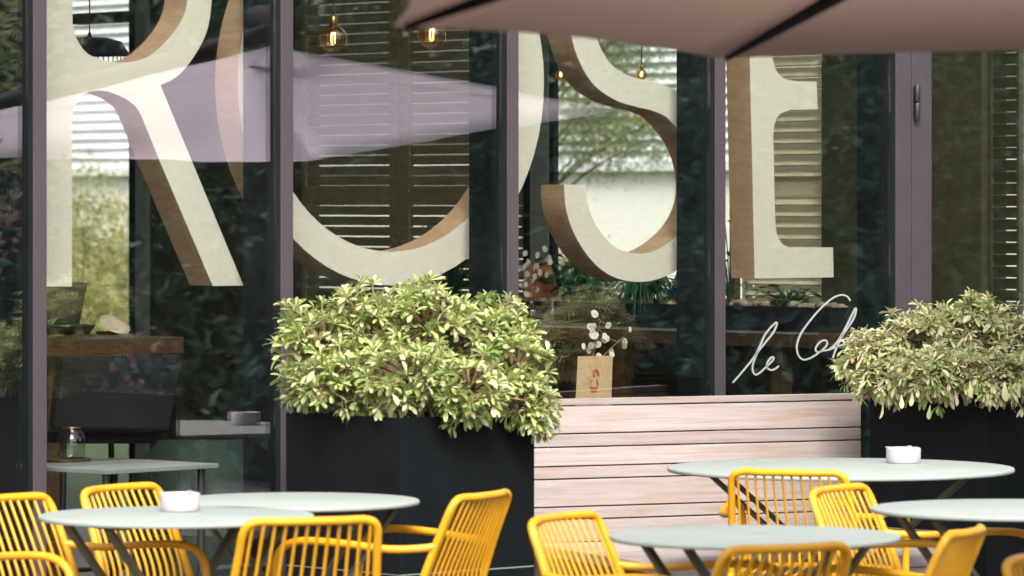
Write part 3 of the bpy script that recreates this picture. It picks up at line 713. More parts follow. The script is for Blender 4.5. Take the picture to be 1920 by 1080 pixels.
# ================================================================ yellow tubular armchairs
def chair_proto():
    root = thing('armchair', 'x', 'chair', (0, 0, 0), 0, 'yellow tubular armchairs')
    R = 0.0112
    def back(t): return Vector((0, -0.205 - 0.115 * t ** 1.25, 0.46 + 0.318 * t))     # centre line of the back, t 0..1
    W0, W1 = 0.205, 0.176
    L = []
    for t in (0, 0.25, 0.5, 0.75, 0.90):
        p = back(t); L.append((-(W0 + (W1 - W0) * t), p.y, p.z))
    p = back(0.975); L += [(-W1 + 0.010, p.y, p.z)]; p = back(1); L += [(-W1 + 0.04, p.y, p.z)]
    pb_ = back(1)
    top = [(x, pb_.y - 0.020 * (1 - (x / W1) ** 2), pb_.z) for x in (-0.08, 0, 0.08)]
    path = L + top + [(-x, y, z) for x, y, z in L[::-1]]
    MB().tube(smooth_path(path, 4), R, 10).build('back_frame', M['yellow'], root)
    for s in (-1, 1):
        arm = [(s * 0.189, -0.262, 0.645), (s * 0.212, -0.225, 0.640), (s * 0.245, -0.15, 0.638), (s * 0.262, -0.05, 0.648), (s * 0.266, 0.06, 0.655), (s * 0.266, 0.13, 0.652), (s * 0.264, 0.175, 0.632), (s * 0.262, 0.198, 0.59), (s * 0.26, 0.206, 0.53), (s * 0.257, 0.212, 0.44)]
        MB().tube(smooth_path(arm, 4), R, 10).build('armrest', M['yellow'], root)
        MB().tube([(s * 0.257, 0.212, 0.4395), (s * 0.252, 0.225, 0.22), (s * 0.247, 0.24, 0.003)], R, 10).build('front_leg', M['yellow'], root)
        MB().tube([(s * W0, -0.205, 0.4595), (s * 0.212, -0.235, 0.30), (s * 0.222, -0.29, 0.003)], R, 10).build('rear_leg', M['yellow'], root)
    sf = [(-0.243, 0.19, 0.445), (-0.16, 0.215, 0.452), (0, 0.222, 0.454), (0.16, 0.215, 0.452), (0.243, 0.19, 0.445), (0.225, 0.0, 0.44), (0.205, -0.19, 0.435), (0.12, -0.225, 0.43), (-0.12, -0.225, 0.43), (-0.205, -0.19, 0.435), (-0.225, 0, 0.44)]
    MB().tube(smooth_path(sf, 3, True), 0.010, 8, True).build('seat_frame', M['yellow'], root)
    N = 12
    for i in range(N):
        f = (i + 0.5) / N * 2 - 1
        xs, xb, xt = f * 0.215, f * 0.188, f * (W1 - 0.006)
        dep = 0.020 * (1 - f * f)
        pts = [(xs, 0.218, 0.455), (xs, 0.12, 0.448), (xs * 0.97, 0.0, 0.436), (xb, -0.12, 0.434), (xb, -0.185, 0.446), (xb, -0.222, 0.49)]
        for t in (0.3, 0.55, 0.8, 1.0):
            p = back(t); k = (t - 0.1) / 0.9
            pts.append((xb + (xt - xb) * k, p.y - dep * k, p.z))
        MB().tube(smooth_path(pts, 3), 0.0046, 6).build('rod', M['yellow'], root)
    return root
proto = chair_proto()
proto_children = list(proto.children)
first = [True]
straight = MB().tube([(0, 0, 0.448), (0, 0.02, 0.22), (0, 0.035, 0.003)], 0.0125, 10).build('front_leg', M['yellow'], None)
def chair(label, xl, yl, xr, yr, fwd, arms=True):
    """the back rail's middle is seen at the mean of the two pixels; fwd = facing in camera-plan directions (right, away)"""
    x, y = (xl + xr) / 2, (yl + yr) / 2 + 3
    d = pdir(*fwd); ang = math.atan2(d.y, d.x) - math.pi / 2
    t = at_h(x, y, 0.785)
    loc = t + d * 0.328; loc.z = 0
    if first[0]: o = proto; first[0] = False
    else:
        o = proto.copy(); COL.objects.link(o)
        for c in proto_children:
            nm = c.name.split('.')[0]
            if not arms and nm in ('armrest', 'front_leg'): continue
            k = c.copy(); COL.objects.link(k); k.parent = o
        if not arms:
            for sx in (-1, 1):
                k = straight.copy(); COL.objects.link(k); k.parent = o; k.location = (sx * 0.215, 0.195, 0)
    o.location = loc; o.rotation_euler = (0, 0, ang); o['label'] = label
    if not arms: o.name = 'side_chair'
    return o
chair('yellow armchair cut by the left photo edge facing the table', -70, 932, 72, 922, (0.78, -0.62))
chair('yellow armless chair behind the left front table near the glass', 148, 912, 292, 903, (0.84, -0.54), False)
chair('yellow armless chair with its back to us in front of the left tables', 455, 972, 718, 965, (-0.30, 0.95), False)
chair('yellow armchair facing left beside the black planter', 858, 928, 964, 914, (-0.90, 0.43))
chair('yellow armchair facing right at the left end of the bench', 995, 966, 1106, 958, (0.86, -0.50))
chair('yellow armchair against the large table with the bench seen through its rods', 1362, 877, 1590, 880, (0.28, 0.96))
chair('yellow armchair facing right in the gap between the right tables', 1505, 914, 1628, 905, (0.84, -0.5))
chair('nearest yellow armchair in front of the right front table', 1352, 1022, 1608, 1016, (-0.50, 0.87))
chair('yellow armchair facing left below the table at the right edge', 1782, 995, 1850, 983, (-0.93, 0.36))
chair('yellow armchair mostly cut off by the bottom right corner', 1890, 1040, 2010, 1032, (0.8, -0.6))

bpy.data.objects.remove(straight)
# ================================================================ parasols
def parasol(name, label, rim, apex, pole_xy, mat, hem=0.05, group=None, arm=None):
    """rim: list of corner points in order, apex: point; canopy of one panel per edge, a rib under every corner"""
    base = Vector((pole_xy[0], pole_xy[1], 0))
    root = thing(name, label, 'parasol', base, 0, group)
    n = len(rim); R_ = [Vector(p) - base for p in rim]; A = Vector(apex) - base
    can = MB(); NS, NT = 8, 6
    for i in range(n):
        a, b = R_[i], R_[(i + 1) % n]
        ctr = sum(R_, Vector()) / n
        grid = []
        for r in range(NT + 1):
            t = r / NT; row = []
            for s in range(NS + 1):
                u = s / NS; e = a.lerp(b, u); inw = (ctr - e); inw.z = 0; inw.normalize()
                e = e + (inw * (0.035 * 4 * u * (1 - u)) + Vector((0, 0, 0.012 * 4 * u * (1 - u)))) * (0.3 if arm else 1)
                p = e.lerp(A, t); p.z += -0.05 * math.sin(math.pi * t) * (0.4 + 0.6 * 4 * u * (1 - u)) * (0.2 if arm else 1)
                row.append(p)
            grid.append(row)
        vv = [p for row in grid for p in row]; w = NS + 1
        can.add(vv, [(r * w + s, r * w + s + 1, (r + 1) * w + s + 1, (r + 1) * w + s) for r in range(NT) for s in range(NS)], True)
    c = can.build('canopy', mat, root)
    so_ = c.modifiers.new('thickness', 'SOLIDIFY'); so_.thickness = 0.002
    for p in R_:
        q1 = p.lerp(A, 0.012) + Vector((0, 0, 0.006 if arm else -0.010)); q2 = p.lerp(A, 0.5) + Vector((0, 0, 0.008 if arm else -0.075)); q3 = A + Vector((0, 0, 0.008 if arm else -0.10))
        MB().tube(smooth_path([q1, q2, q3], 4), 0.003 if arm else [0.006, 0.012, 0.017, 0.019, 0.019, 0.019, 0.019, 0.019, 0.019], 8).build('rib', M['canopy_pole'] if not arm else M['canopy_pale'], root)
    if arm:
        P_ = [Vector(p) - base for p in arm]
        MB().tube([(0, 0, 0.05), (0, 0, P_[0].z)], 0.04, 14).build('pole', M['canopy_pole'], root)
        MB().tube(smooth_path(P_, 5), 0.036, 10).build('side_arm', M['canopy_pole'], root)
    else:
        MB().tube([(0, 0, 0.05), (0, 0, A.z + 0.06)], 0.035, 14).build('pole', M['canopy_pole'], root)
        MB().lathe([(0.001, A.z - 0.16), (0.07, A.z - 0.16), (0.07, A.z - 0.06), (0.001, A.z - 0.06)], 16).build('hub', M['canopy_pole'], root)
    MB().box(-0.4, 0.4, -0.4, 0.4, 0.0, 0.05).build('base_plate', M['black_metal'], root, bevel=0.004)
    return root
h = 0.335; RH = CAM_H + h
A_ = at_z(738, 50, h * F / (HY - 50)); B_ = at_z(1350, 110, h * F / (HY - 110))
A_.z = B_.z = RH
ab = (B_ - A_); s_ = ab.length; ab.normalize()
inn = Vector((ab.y, -ab.x, 0))                 # towards the parasol centre
if inn.dot(RGT) < 0: inn = -inn
cen = A_ + inn * s_ * 0.98
hs = s_
def sq(a, b, k=1.0):
    p = cen + ab * a * hs * k + inn * b * hs * k; p.z = RH; return p
rim = [sq(0, -1, 0.98), sq(1, -0.98), sq(0, 0, 1) + ab * hs * 1.02, sq(1, 1), sq(0, 1, 1.02), sq(-1, 1), sq(-1.02, 0), sq(-0.82, -0.65)]
rim[0] = A_; rim[1] = B_
apex = cen + Vector((0, 0, hs * 0.38))
parasol('parasol', 'large taupe square parasol seen from below at the top right', rim, apex, (cen.x, cen.y), M['canopy_taupe'], group='terrace parasols')
# pale side-mast parasol outside the frame, seen mirrored in the glass
N_ = at_z(527, 86, 17.2); R2 = at_z(1184, 207, 18.6); L2 = at_z(-330, 297, 19.2); F_ = at_z(600, 304, 21.0)
rim2 = [mirror(p) for p in (N_, R2, F_, L2)]
ce2 = sum(rim2, Vector()) / 4
mast = mirror(at_z(-420, 390, 19.4)); mast.z = 0
par2 = parasol('parasol', 'pale lilac parasol mirrored in the glass behind the big letters', rim2, ce2 + Vector((0, 0, 0.24)), (mast.x, mast.y), M['canopy_pale'], group='terrace parasols', arm=[mirror(at_z(-420, 300, 19.4)), mirror(at_z(0, 200, 18.2)), mirror(at_z(300, 122, 17.6)), mirror(at_z(560, 45, 17.3)), ce2 + Vector((0, 0, 0.45)), ce2 + Vector((0, 0, 0.26))])
# ================================================================ trees and bushes
def leaf_cloud(rnd, blobs, n, size, needle=False, shell=0.55):
    mb = MB(); vol = [r[0] * r[1] * r[2] for _, r in blobs]; tot = sum(vol)
    for (c, r), v in zip(blobs, vol):
        k = int(n * v / tot); c = Vector(c)
        nc = max(6, k // 28)
        for _ in range(nc):
            d = Vector((rnd.gauss(0, 1), rnd.gauss(0, 1), rnd.gauss(0, 1))).normalized(); rad = shell + (1.05 - shell) * rnd.random() ** 0.6
            q = c + Vector((d.x * r[0], d.y * r[1], d.z * r[2])) * rad; hue = rnd.random(); cs = size * rnd.uniform(1.6, 3.4)
            for _ in range(k // nc):
                p = q + Vector((rnd.gauss(0, 1), rnd.gauss(0, 1), rnd.gauss(0, 0.7))) * cs
                dd = (d * 0.7 + Vector((rnd.gauss(0, 1), rnd.gauss(0, 1), rnd.gauss(0, 1)))).normalized()
                s = dd.orthogonal().normalized(); s = (Matrix.Rotation(rnd.uniform(0, 6.28), 3, dd) @ s)
                l = size * rnd.uniform(0.7, 1.4); w = l * (0.16 if needle else 0.42); b = dd.cross(s) * l * 0.1
                t = min(1, max(0, hue * 0.7 + rnd.uniform(-.1, .4)))
                mb.add([p - dd * l / 2, p + s * w / 2 + b, p + dd * l / 2, p - s * w / 2 + b], [(0, 1, 2), (0, 2, 3)], False, (t, t, t, 1))
    return mb
def tree(name, label, cat, base, H, blobs, n, size, mat, seed, trunk_r=0.1, group=None, needle=False):
    rnd = random.Random(seed); base = Vector(base)
    root = thing(name, label, cat, base, 0, group)
    bl_ = [(Vector(c), r) for c, r in blobs]
    leaf_cloud(rnd, bl_, n, size, needle).build('crown', mat, root, colors=True)
    tk = MB()
    tk.tube(smooth_path([(0, 0, -0.05), (0.03, 0.02, H * 0.3), (-0.03, 0.03, H * 0.6), (0.0, 0.0, H * 0.9)], 4), [trunk_r * (1 - 0.075 * i) for i in range(13)], 8)
    for c, r in bl_:
        st = Vector((0, 0, max(0.1, min(c.z * 0.7, H * 0.75))))
        tk.tube(smooth_path([st, st.lerp(c, 0.5) + Vector((0, 0, 0.08)), c], 3), [trunk_r * 0.45 * (1 - 0.11 * i) for i in range(7)], 6)
    tk.build('trunk', M['bark'], root)
    return root
rnd = random.Random(77)
def vir(px, z, h=0.0):      # a place whose mirror image in the glass falls on photo column px at virtual depth z
    p = at_z(px, 390, z); p.z = h; return mirror(p)
def tall(px, z, H, R, seed, label, mat='leaf_dark', n=5200, size=0.11, nm='tree'):
    r0 = random.Random(seed); bl_ = []
    k = 9
    for i in range(k):
        f = i / (k - 1); rr = R * (1.0 - 0.55 * f) * r0.uniform(0.75, 1.0)
        bl_.append(((r0.uniform(-.3, .3) * R, r0.uniform(-.3, .3) * R, 0.35 + f * (H - 0.8)), (rr, rr, H / k * 1.15)))
    tree(nm, label, 'tree', vir(px, z), H, bl_, n, size, M[mat], seed, 0.13, 'trees mirrored in the glass')
lab = ['dark evergreen tree mirrored at the left edge of the glass', 'dark evergreen tree mirrored behind the letter R', 'dark evergreen tree mirrored behind the left shutters',
       'dark evergreen tree mirrored behind the letter O', 'dark evergreen tree mirrored behind the letter S', 'dark evergreen tree mirrored behind the letter E', 'dark evergreen tree mirrored in the glass door', 'dark evergreen tree mirrored right of the door', 'dark evergreen tree mirrored beyond the left photo edge']
for i, px in enumerate((-150, 180, 480, 800, 1130, 1460, 1790, 2120, -500)):
    tall(px, 27.5 + 1.2 * math.sin(i * 2.3), 5.6 + 0.6 * math.sin(i * 1.7), 0.95, 100 + i, lab[i], n=6500)
back = ['at the left mullion', 'at the R leg', 'left of the O', 'right of the O', 'right of the S', 'beside the door jamb', 'past the right photo edge', 'farthest to the right', 'farthest to the left']
for i, px in enumerate((0, 330, 640, 970, 1300, 1630, 1960, 2300, -350)):
    tall(px, 30.5, 7.2 + 0.5 * math.cos(i * 2.1), 1.35, 130 + i, 'tall dark evergreen in the back row mirrored ' + back[i], n=6500, size=0.14)
# pink blossom bush mirrored at the far left
b = vir(15, 21.5)
tree('blossom_bush', 'pink blossoming bush mirrored at the left photo edge', 'bush', b, 1.7, [((0, 0, 1.2), (0.45, 0.45, 0.5)), ((0.2, 0.1, 0.7), (0.5, 0.5, 0.5))], 1500, 0.05, M['leaf_pink'], 61, 0.04)

b = vir(-25, 20.0)
tree('leafy_tree', 'light leafy young tree mirrored at the upper left corner', 'tree', b, 2.6, [((0, 0, 2.2), (0.25, 0.25, 0.35)), ((0.1, 0.05, 1.85), (0.22, 0.22, 0.25)), ((-0.1, 0, 2.5), (0.2, 0.2, 0.25))], 1300, 0.06, M['leaf_light'], 62, 0.03)
# ---- garden and house beyond the window wall
def beyond(px, u, h=0.0):
    p = at_u(px, 390, u); p.z = h; return p
for i, (px, u, H, R, mt, lb) in enumerate((
        (165, 13.2, 1.8, 0.6, 'leaf_yellow', 'yellow-green bush seen through the window behind the letter R'),
        (245, 14.0, 1.55, 0.7, 'leaf_yellow', 'blurred bush with rusty tips right of the first one through the window'),
        (60, 13.5, 2.0, 0.6, 'leaf_light', 'light green bush beyond the window at the left mullion'),
        (1060, 10.4, 1.3, 0.3, 'leaf_light', 'low green bush seen below the left side of the letter S'))):
    r0 = random.Random(200 + i)
    bl_ = [((r0.uniform(-.5, .5) * R, r0.uniform(-.5, .5) * R, 0.3 + (H - 0.5) * k / 5), (R * (1 - 0.09 * k), R * (1 - 0.09 * k), H / 5)) for k in range(6)]
    tree('garden_bush', lb, 'bush', beyond(px, u), H, bl_, 15000, 0.04, M[mt], 210 + i, 0.02, 'bushes in the garden beyond the room')
base = beyond(985, 12.5)
def rel(px, py, r, u=12.5):
    return (at_u(px, py, u) - base, (r, r, r * 0.62))
tree('garden_tree', 'loose light green tree seen through the window behind the letter S', 'tree', base, 3.4,
     [rel(1085, 285, 0.22), rel(1150, 255, 0.26), rel(1205, 265, 0.22), rel(1110, 200, 0.26), rel(1060, 230, 0.22), rel(1240, 220, 0.2), rel(1180, 130, 0.22), rel(1080, 110, 0.28), rel(1130, 60, 0.3), rel(1220, 20, 0.3)], 16000, 0.045, M['leaf_light'], 300, 0.03, needle=True)
HU_ = 17.0
hs_ = thing('house', 'pale house with ribbed white siding above a cream wall beyond the garden', 'house', (HU_, 0, 0))
MB().box(0, 3.0, -3, 26, 0, 1.88).build('lower_wall', M['cream_wall'], hs_)
MB().box(-0.10, 2.9, -3, 26, 1.883, 1.96).build('ledge_band', M['siding'], hs_)
z = 1.963; i = 0
sidm = None
while z < 5.0:
    vv = [(-0.02, -3, z), (0.06, -3, z + 0.085), (0.06, 26, z + 0.085), (-0.02, 26, z), (0.12, -3, z), (0.12, -3, z + 0.085), (0.12, 26, z + 0.085), (0.12, 26, z)]
    if sidm is None:
        z_first = z
        o = MB().add([(x, y, zz - z) for x, y, zz in vv], [(0, 3, 2, 1), (4, 5, 6, 7), (0, 1, 5, 4), (3, 7, 6, 2), (1, 2, 6, 5), (0, 4, 7, 3)]).build('siding_board', M['siding'], hs_); sidm = o.data
    else:
        o = bpy.data.objects.new('siding_board', sidm); COL.objects.link(o); o.parent = hs_
    o.location = (0, 0, z); z += 0.09
MB().box(0.13, 3.0, -3, 26, 1.963, 5.0).build('upper_wall', M['cream_wall'], hs_)
MB().box(-0.3, 3.2, -3.2, 26.2, 5.003, 5.2).build('roof', M['roofing'], hs_)

# ================================================================ things inside the cafe
def bulb(label, px, py, z, r):
    c = at_z(px, py, z)
    root = thing('pendant_bulb', label, 'light bulb', c, 0, 'glowing filament bulbs inside the cafe')
    prof = [(r * math.sin(a), -r * math.cos(a)) for a in [math.pi * k / 18 * 0.93 + 0.001 for k in range(19)]]
    MB().lathe(prof, 28).build('globe', M['bulb_glass'], root)
    MB().lathe([(r * 0.26, r * 0.93), (r * 0.31, r * 1.0), (r * 0.31, r * 1.6), (r * 0.12, r * 1.75)], 16).build('socket', M['brass'], root)
    for s in (-1, 1):
        MB().tube([(s * r * 0.13, 0, r * 0.45), (s * r * 0.17, 0.003, 0.0), (s * r * 0.13, 0, -r * 0.30)], 0.0018, 6).build('filament', M['filament'], root)
    MB().tube([(0, 0, r * 1.7), (0, 0, TOP - c.z)], 0.0025, 6).build('cord', M['black_metal'], root)
bulb('glowing globe bulb hanging in the window above the letter O', 625, 73, 16.9, 0.052)
bulb('glowing globe bulb hanging beside the parasol edge', 810, 66, 17.0, 0.053)
bulb('far glowing bulb above the letter S', 1052, 140, 17.7, 0.022)
bulb('far glowing bulb right of the letter S top curve', 1203, 140, 17.5, 0.022)

c = at_z(168, 104, 18.2); k = 18.2 / F
ls = thing('lamp_shade', 'black fringed pendant lamp shade seen inside the bowl of the R', 'lamp', c)
MB().lathe([(74 * k, 0), (73 * k, 6 * k), (60 * k, 26 * k), (34 * k, 33 * k), (5 * k, 35 * k), (0.004, 44 * k)], 32).build('shade', M['black_fabric'], ls)
MB().tube([(0, 0, 42 * k), (0, 0, TOP - c.z)], 0.003, 6).build('cord', M['black_metal'], ls)
for i in range(44):
    a = i * 2 * math.pi / 44; x, y = 73 * k * math.cos(a), 73 * k * math.sin(a)
    MB().tube([(x, y, 0.001), (x, y, -12 * k)], 0.0022, 5).build('fringe', M['black_fabric'], ls)

# high wooden table with dishes behind the R
tz1 = at_z(200, 632, 17.2); tz0 = at_z(200, 662, 17.2)
hb = thing('high_table', 'high brown wooden bar table behind the letter R', 'table', (at_z(345, 632, 17.2).x, at_z(345, 632, 17.2).y, 0))
Lx = -2.0
MB().box(Lx, 0, 0, 0.7, tz0.z, tz1.z).build('table_top', M['wood_counter'], hb, bevel=0.003)
for x in (Lx + 0.12, -0.55):
    for y in (0.1, 0.6):
        MB().box(x - 0.035, x + 0.035, y - 0.035, y + 0.035, 0.021, tz0.z - 0.001).build('leg', M['wood_dark'], hb)
def on_table(px, py, zz): p = at_z(px, py, zz); p.z = tz1.z + 0.001; return p
p = on_table(118, 620, 17.6); k = 17.6 / F
o = thing('serving_dish', 'dark green round serving dish on the high wooden table', 'dish', p)
MB().lathe([(0.001, 0.0), (50 * k, 0.0), (60 * k, 14 * k), (62 * k, 18 * k), (55 * k, 17 * k), (46 * k, 8 * k), (0.001, 7 * k)], 36).build('bowl', M['dark_dish'], o)
bs = thing('woven_basket', 'dark woven basket standing on the dark dish', 'basket', p + Vector((0, 0, 8 * k)))
MB().lathe([(0.001, 0), (30 * k, 0), (33 * k, 20 * k), (46 * k, 88 * k), (43 * k, 88 * k), (30 * k, 20 * k), (0.001, 4 * k)], 28).build('body', M['basket'], bs)
for j in range(5): MB().lathe([((31 + 3 * j) * k, (16 + 16 * j) * k - .003), ((33 + 3.1 * j) * k, (16 + 16 * j) * k), ((31 + 3 * j) * k, (16 + 16 * j) * k + .003)], 28).build('band', M['basket'], bs)
p = on_table(222, 620, 17.5)
o = thing('plate', 'cream round plate leaning on the high wooden table', 'plate', p + Vector((0, 0, 0.0)))
pl_ = MB().lathe([(0.001, 0), (0.04, 0.0), (0.062, 0.010), (0.063, 0.013), (0.04, 0.006), (0.001, 0.005)], 32).build('disc', M['plate'], o)
pl_.rotation_euler = (math.radians(35), 0, 0); pl_.location = (0, 0.03, 0.03)
MB().box(-0.04, 0.04, 0.0, 0.09, 0.0, 0.012).build('stand', M['wood_dark'], o)

# bar stool with upholstered back, lounge chair, small table, tray, jug
def px_poly(pts, v): return [at_v(x, y, v) for x, y in pts]
st_v = 0.85
q = px_poly([(104, 806), (120, 668), (346, 665), (318, 808)], st_v)
base = Vector(((q[0].x + q[3].x) / 2, st_v, 0.02))
stl = thing('bar_stool', 'black upholstered bar stool in front of the high wooden table', 'stool', base)
def prism(pts, d, name, mat, parent, bv=0.0):
    n = len(pts); a = [Vector(p) - base for p in pts]; b_ = [p + Vector((0, d, 0)) for p in a]
    return MB().add(a + b_, [tuple(range(n)), tuple(range(2 * n - 1, n - 1, -1))] + [(i, n + i, n + (i + 1) % n, (i + 1) % n) for i in range(n)]).build(name, mat, parent, bevel=bv)
prism(q, 0.05, 'backrest', M['black_fabric'], stl, 0.012)
q2 = px_poly([(115, 832), (118, 811), (318, 811), (325, 832)], st_v + 0.055)
prism(q2, 0.34, 'seat', M['black_fabric'], stl, 0.012)
sz = q2[0].z - base.z
for (x, y) in ((q2[0].x - base.x + .03, .08), (q2[2].x - base.x - .03, .08), (q2[0].x - base.x + .03, .36), (q2[2].x - base.x - .03, .36)):
    MB().tube([(x, y, sz - 0.001), (x * 1.12, y, 0)], 0.011, 8).build('leg', M['black_metal'], stl)
MB().tube([(q2[0].x - base.x, .08, .3), (q2[2].x - base.x, .08, .3)], 0.008, 8).build('footrest', M['black_metal'], stl)
ac = at_z(400, 860, 16.0); ac.z = 0.02
arm = thing('lounge_chair', 'dark green rounded lounge chair behind the small inner table', 'chair', ac)
sh = []
for i in range(13):
    t = math.pi * i / 12; sh.append((0.19 * math.cos(t), -0.10 - 0.02 * math.sin(t)))
tpz = at_z(400, 822, 15.9).z - 0.02
vv = []; fs = []
prof = [(0.40, 0.0), (0.44, 0.02), (0.55, 0.025), (tpz - 0.06, 0.03), (tpz, 0.0)]
outl = [(-0.27, 0.10), (-0.27, -0.12), (-0.22, -0.22), (-0.1, -0.27), (0.1, -0.27), (0.22, -0.22), (0.27, -0.12), (0.27, 0.10)]
inl = [(x * 0.72, y * 0.72 + 0.03) for x, y in outl]
n = len(outl); P = []
for x, y in outl: P.append((x, y, 0.14))
for i, (x, y) in enumerate(outl): P.append((x * 1.03, y * 1.05, (0.62 if i in (0, 7) else tpz - (0.08 if i in (1, 6) else 0))))
for i, (x, y) in enumerate(inl): P.append((x, y, (0.62 if i in (0, 7) else tpz - (0.08 if i in (1, 6) else 0))))
for x, y in inl: P.append((x, y, 0.40))
for l in range(3):
    for i in range(n - 1): fs.append((l * n + i, l * n + i + 1, (l + 1) * n + i + 1, (l + 1) * n + i))
fs.append((0, n, 2 * n, 3 * n)); fs.append((n - 1, 4 * n - 1, 3 * n - 1, 2 * n - 1))
sh_ = MB().add(P, fs, True).build('shell', M['green_fabric'], arm)
MB().box(-0.2, 0.2, -0.16, 0.2, 0.16, 0.43).build('seat_cushion', M['green_fabric'], arm, bevel=0.03)
for x in (-.18, .18):
    for y in (-.15, .12): MB().tube([(x, y, 0.15), (x * 1.1, y * 1.1, 0)], 0.012, 8).build('leg', M['wood_dark'], arm)
arm.rotation_euler = (0, 0, math.radians(-30))
# small square table whose corner points right
c1 = at_h(410, 869, 0.745); c0 = at_h(98, 878, 0.745)
d1 = (at_h(150, 884, 0.745) - c1); d1.z = 0; Ls = d1.length; d1.normalize(); d2 = Vector((-d1.y, d1.x, 0))
if d2.dot(FWD) < 0: d2 = -d2
S_ = 0.5
st = thing('small_table', 'small grey square table just inside the glass at the left', 'table', (c1.x, c1.y, 0.02))
e1, e2 = d1 * S_, d2 * S_
def quad(z0, z1, a=0.0):
    o_ = [Vector((0, 0, 0)) + (d1 + d2) * a, e1 + (d2 - d1) * a, e1 + e2 - (d1 + d2) * a, e2 + (d1 - d2) * a]
    return [p + Vector((0, 0, z0)) for p in o_], [p + Vector((0, 0, z1)) for p in o_]
MB().hexa(*quad(0.71, 0.725)).build('table_top', M['slate'], st, bevel=0.002)
for a in (0.08, 0.92):
    for b_ in (0.08, 0.92):
        p = e1 * a + e2 * b_
        MB().tube([(p.x, p.y, 0.709), (p.x, p.y, 0)], 0.013, 8).build('leg', M['black_metal'], st)
tr = at_h(120, 864, 0.747)
t_ = thing('tray', 'round brown tray on the small inner table', 'tray', tr)
MB().lathe([(0.001, 0), (0.085, 0), (0.09, 0.008), (0.087, 0.008), (0.083, 0.003), (0.001, 0.003)], 32).build('disc', M['wood_dark'], t_)
j = thing('glass_jug', 'squat clear glass jug on the brown tray', 'jug', tr + Vector((0.03, 0, 0.0045)))
MB().lathe([(0.001, 0), (0.04, 0), (0.046, 0.01), (0.047, 0.06), (0.04, 0.085), (0.03, 0.092), (0.03, 0.1)], 24).build('body', M['bottle'], j)
MB().lathe([(0.001, 0.1), (0.031, 0.1), (0.031, 0.106), (0.001, 0.108)], 24).build('lid', M['brass'], j)
def vase(label, p, prof, sprig, h, seed, name='glass_vase', n=9, lean=0.05):
    r0 = random.Random(seed)
    o = thing(name, label, 'vase', p)
    MB().lathe(prof, 28).build('body', M['bottle'], o)
    if sprig:
        s = thing('dried_sprig', sprig, 'dried flowers', p + Vector((0, 0, 0.006)))
        stm = MB(); dm = []
        for k in range(3):
            dx, dy = r0.uniform(-lean, lean), r0.uniform(-lean, lean)
            path = smooth_path([(0, 0, 0), (dx * 0.3, dy * 0.3, h * 0.5), (dx, dy, h * (0.8 + 0.1 * k))], 4); stm.tube(path, 0.0019, 5)
            for q in range(n):
                t = path[-1 - (q % 5)] + Vector((r0.uniform(-.035, .035), r0.uniform(-.03, .03), r0.uniform(-.03, .03)))
                stm.tube([path[-1 - (q % 5)], t], 0.0011, 4); dm.append(t)
        stm.build('stalk', M['stem_brown'], s)
        disc = None
        for t in dm:
            if disc is None:
                vv = [(0.011 * math.cos(a), 0.0006 * math.sin(3 * a), 0.014 * math.sin(a)) for a in [k * math.pi / 5 for k in range(10)]]
                d_ = MB().add(vv + [(x, y + 0.0008, z) for x, y, z in vv], [tuple(range(10)), tuple(range(19, 9, -1))]).build('seed_disc', M['petal'], s); disc = d_.data
            else:
                d_ = bpy.data.objects.new('seed_disc', disc); COL.objects.link(d_); d_.parent = s
            d_.location = t; d_.rotation_euler = (r0.uniform(-.5, .5), r0.uniform(-1, 1), r0.uniform(-1.2, .2)); k_ = r0.uniform(0.75, 1.15); d_.scale = (k_, k_, k_)
    return o
vz = lz1 + 0.002
def on_ledge(px, du): p = at_u(px, 390, U1 - du); p.z = vz; return p
vase('wide ribbed glass vase on the bar ledge next to the mullion', on_ledge(996, 0.46), [(0.001, 0), (0.05, 0), (0.055, 0.01), (0.056, 0.055), (0.045, 0.075), (0.025, 0.082), (0.022, 0.10)], 'dried white seed pods standing in the wide glass vase', 0.30, 5)
vase('narrow ribbed glass vase on the bar ledge before the orange board', on_ledge(1035, 0.47), [(0.001, 0), (0.028, 0), (0.031, 0.01), (0.03, 0.06), (0.02, 0.085), (0.018, 0.1)], None, 0, 6)
p = on_ledge(1020, 0.36)
ob = thing('orange_board', 'orange brown board with a red figure leaning on the bar ledge', 'board', p)
kk = 17.4 / F
pts = [(-40, 0), (34, 0), (34, 40), (28, 80), (16, 122), (-44, 122)]
front = [RGT * (x * kk) + Vector((0, 0, y * kk)) for x, y in pts]; bk = [q_ + FWD * 0.012 for q_ in front]
n = len(front)
MB().add(front + bk, [tuple(range(n)), tuple(range(2 * n - 1, n - 1, -1))] + [(i, n + i, n + (i + 1) % n, (i + 1) % n) for i in range(n)]).build('panel', M['orange_board'], ob)
def ink(parent, outline, off, mat):
    f = [RGT * (x * kk) + Vector((0, 0, y * kk)) - FWD * off for x, y in outline]; b_ = [q_ + FWD * 0.0006 for q_ in f]; n = len(f)
    MB().add(f + b_, [tuple(range(n)), tuple(range(2 * n - 1, n - 1, -1))] + [(i, n + i, n + (i + 1) % n, (i + 1) % n) for i in range(n)]).build('printed_mark', mat, parent)
ink(ob, [(-8, 96), (-2, 104), (5, 103), (8, 95), (4, 88), (-4, 88)], 0.0012, M['red_ink'])
ink(ob, [(-6, 86), (3, 86), (2, 76), (12, 72), (8, 64), (-4, 66)], 0.0012, M['red_ink'])

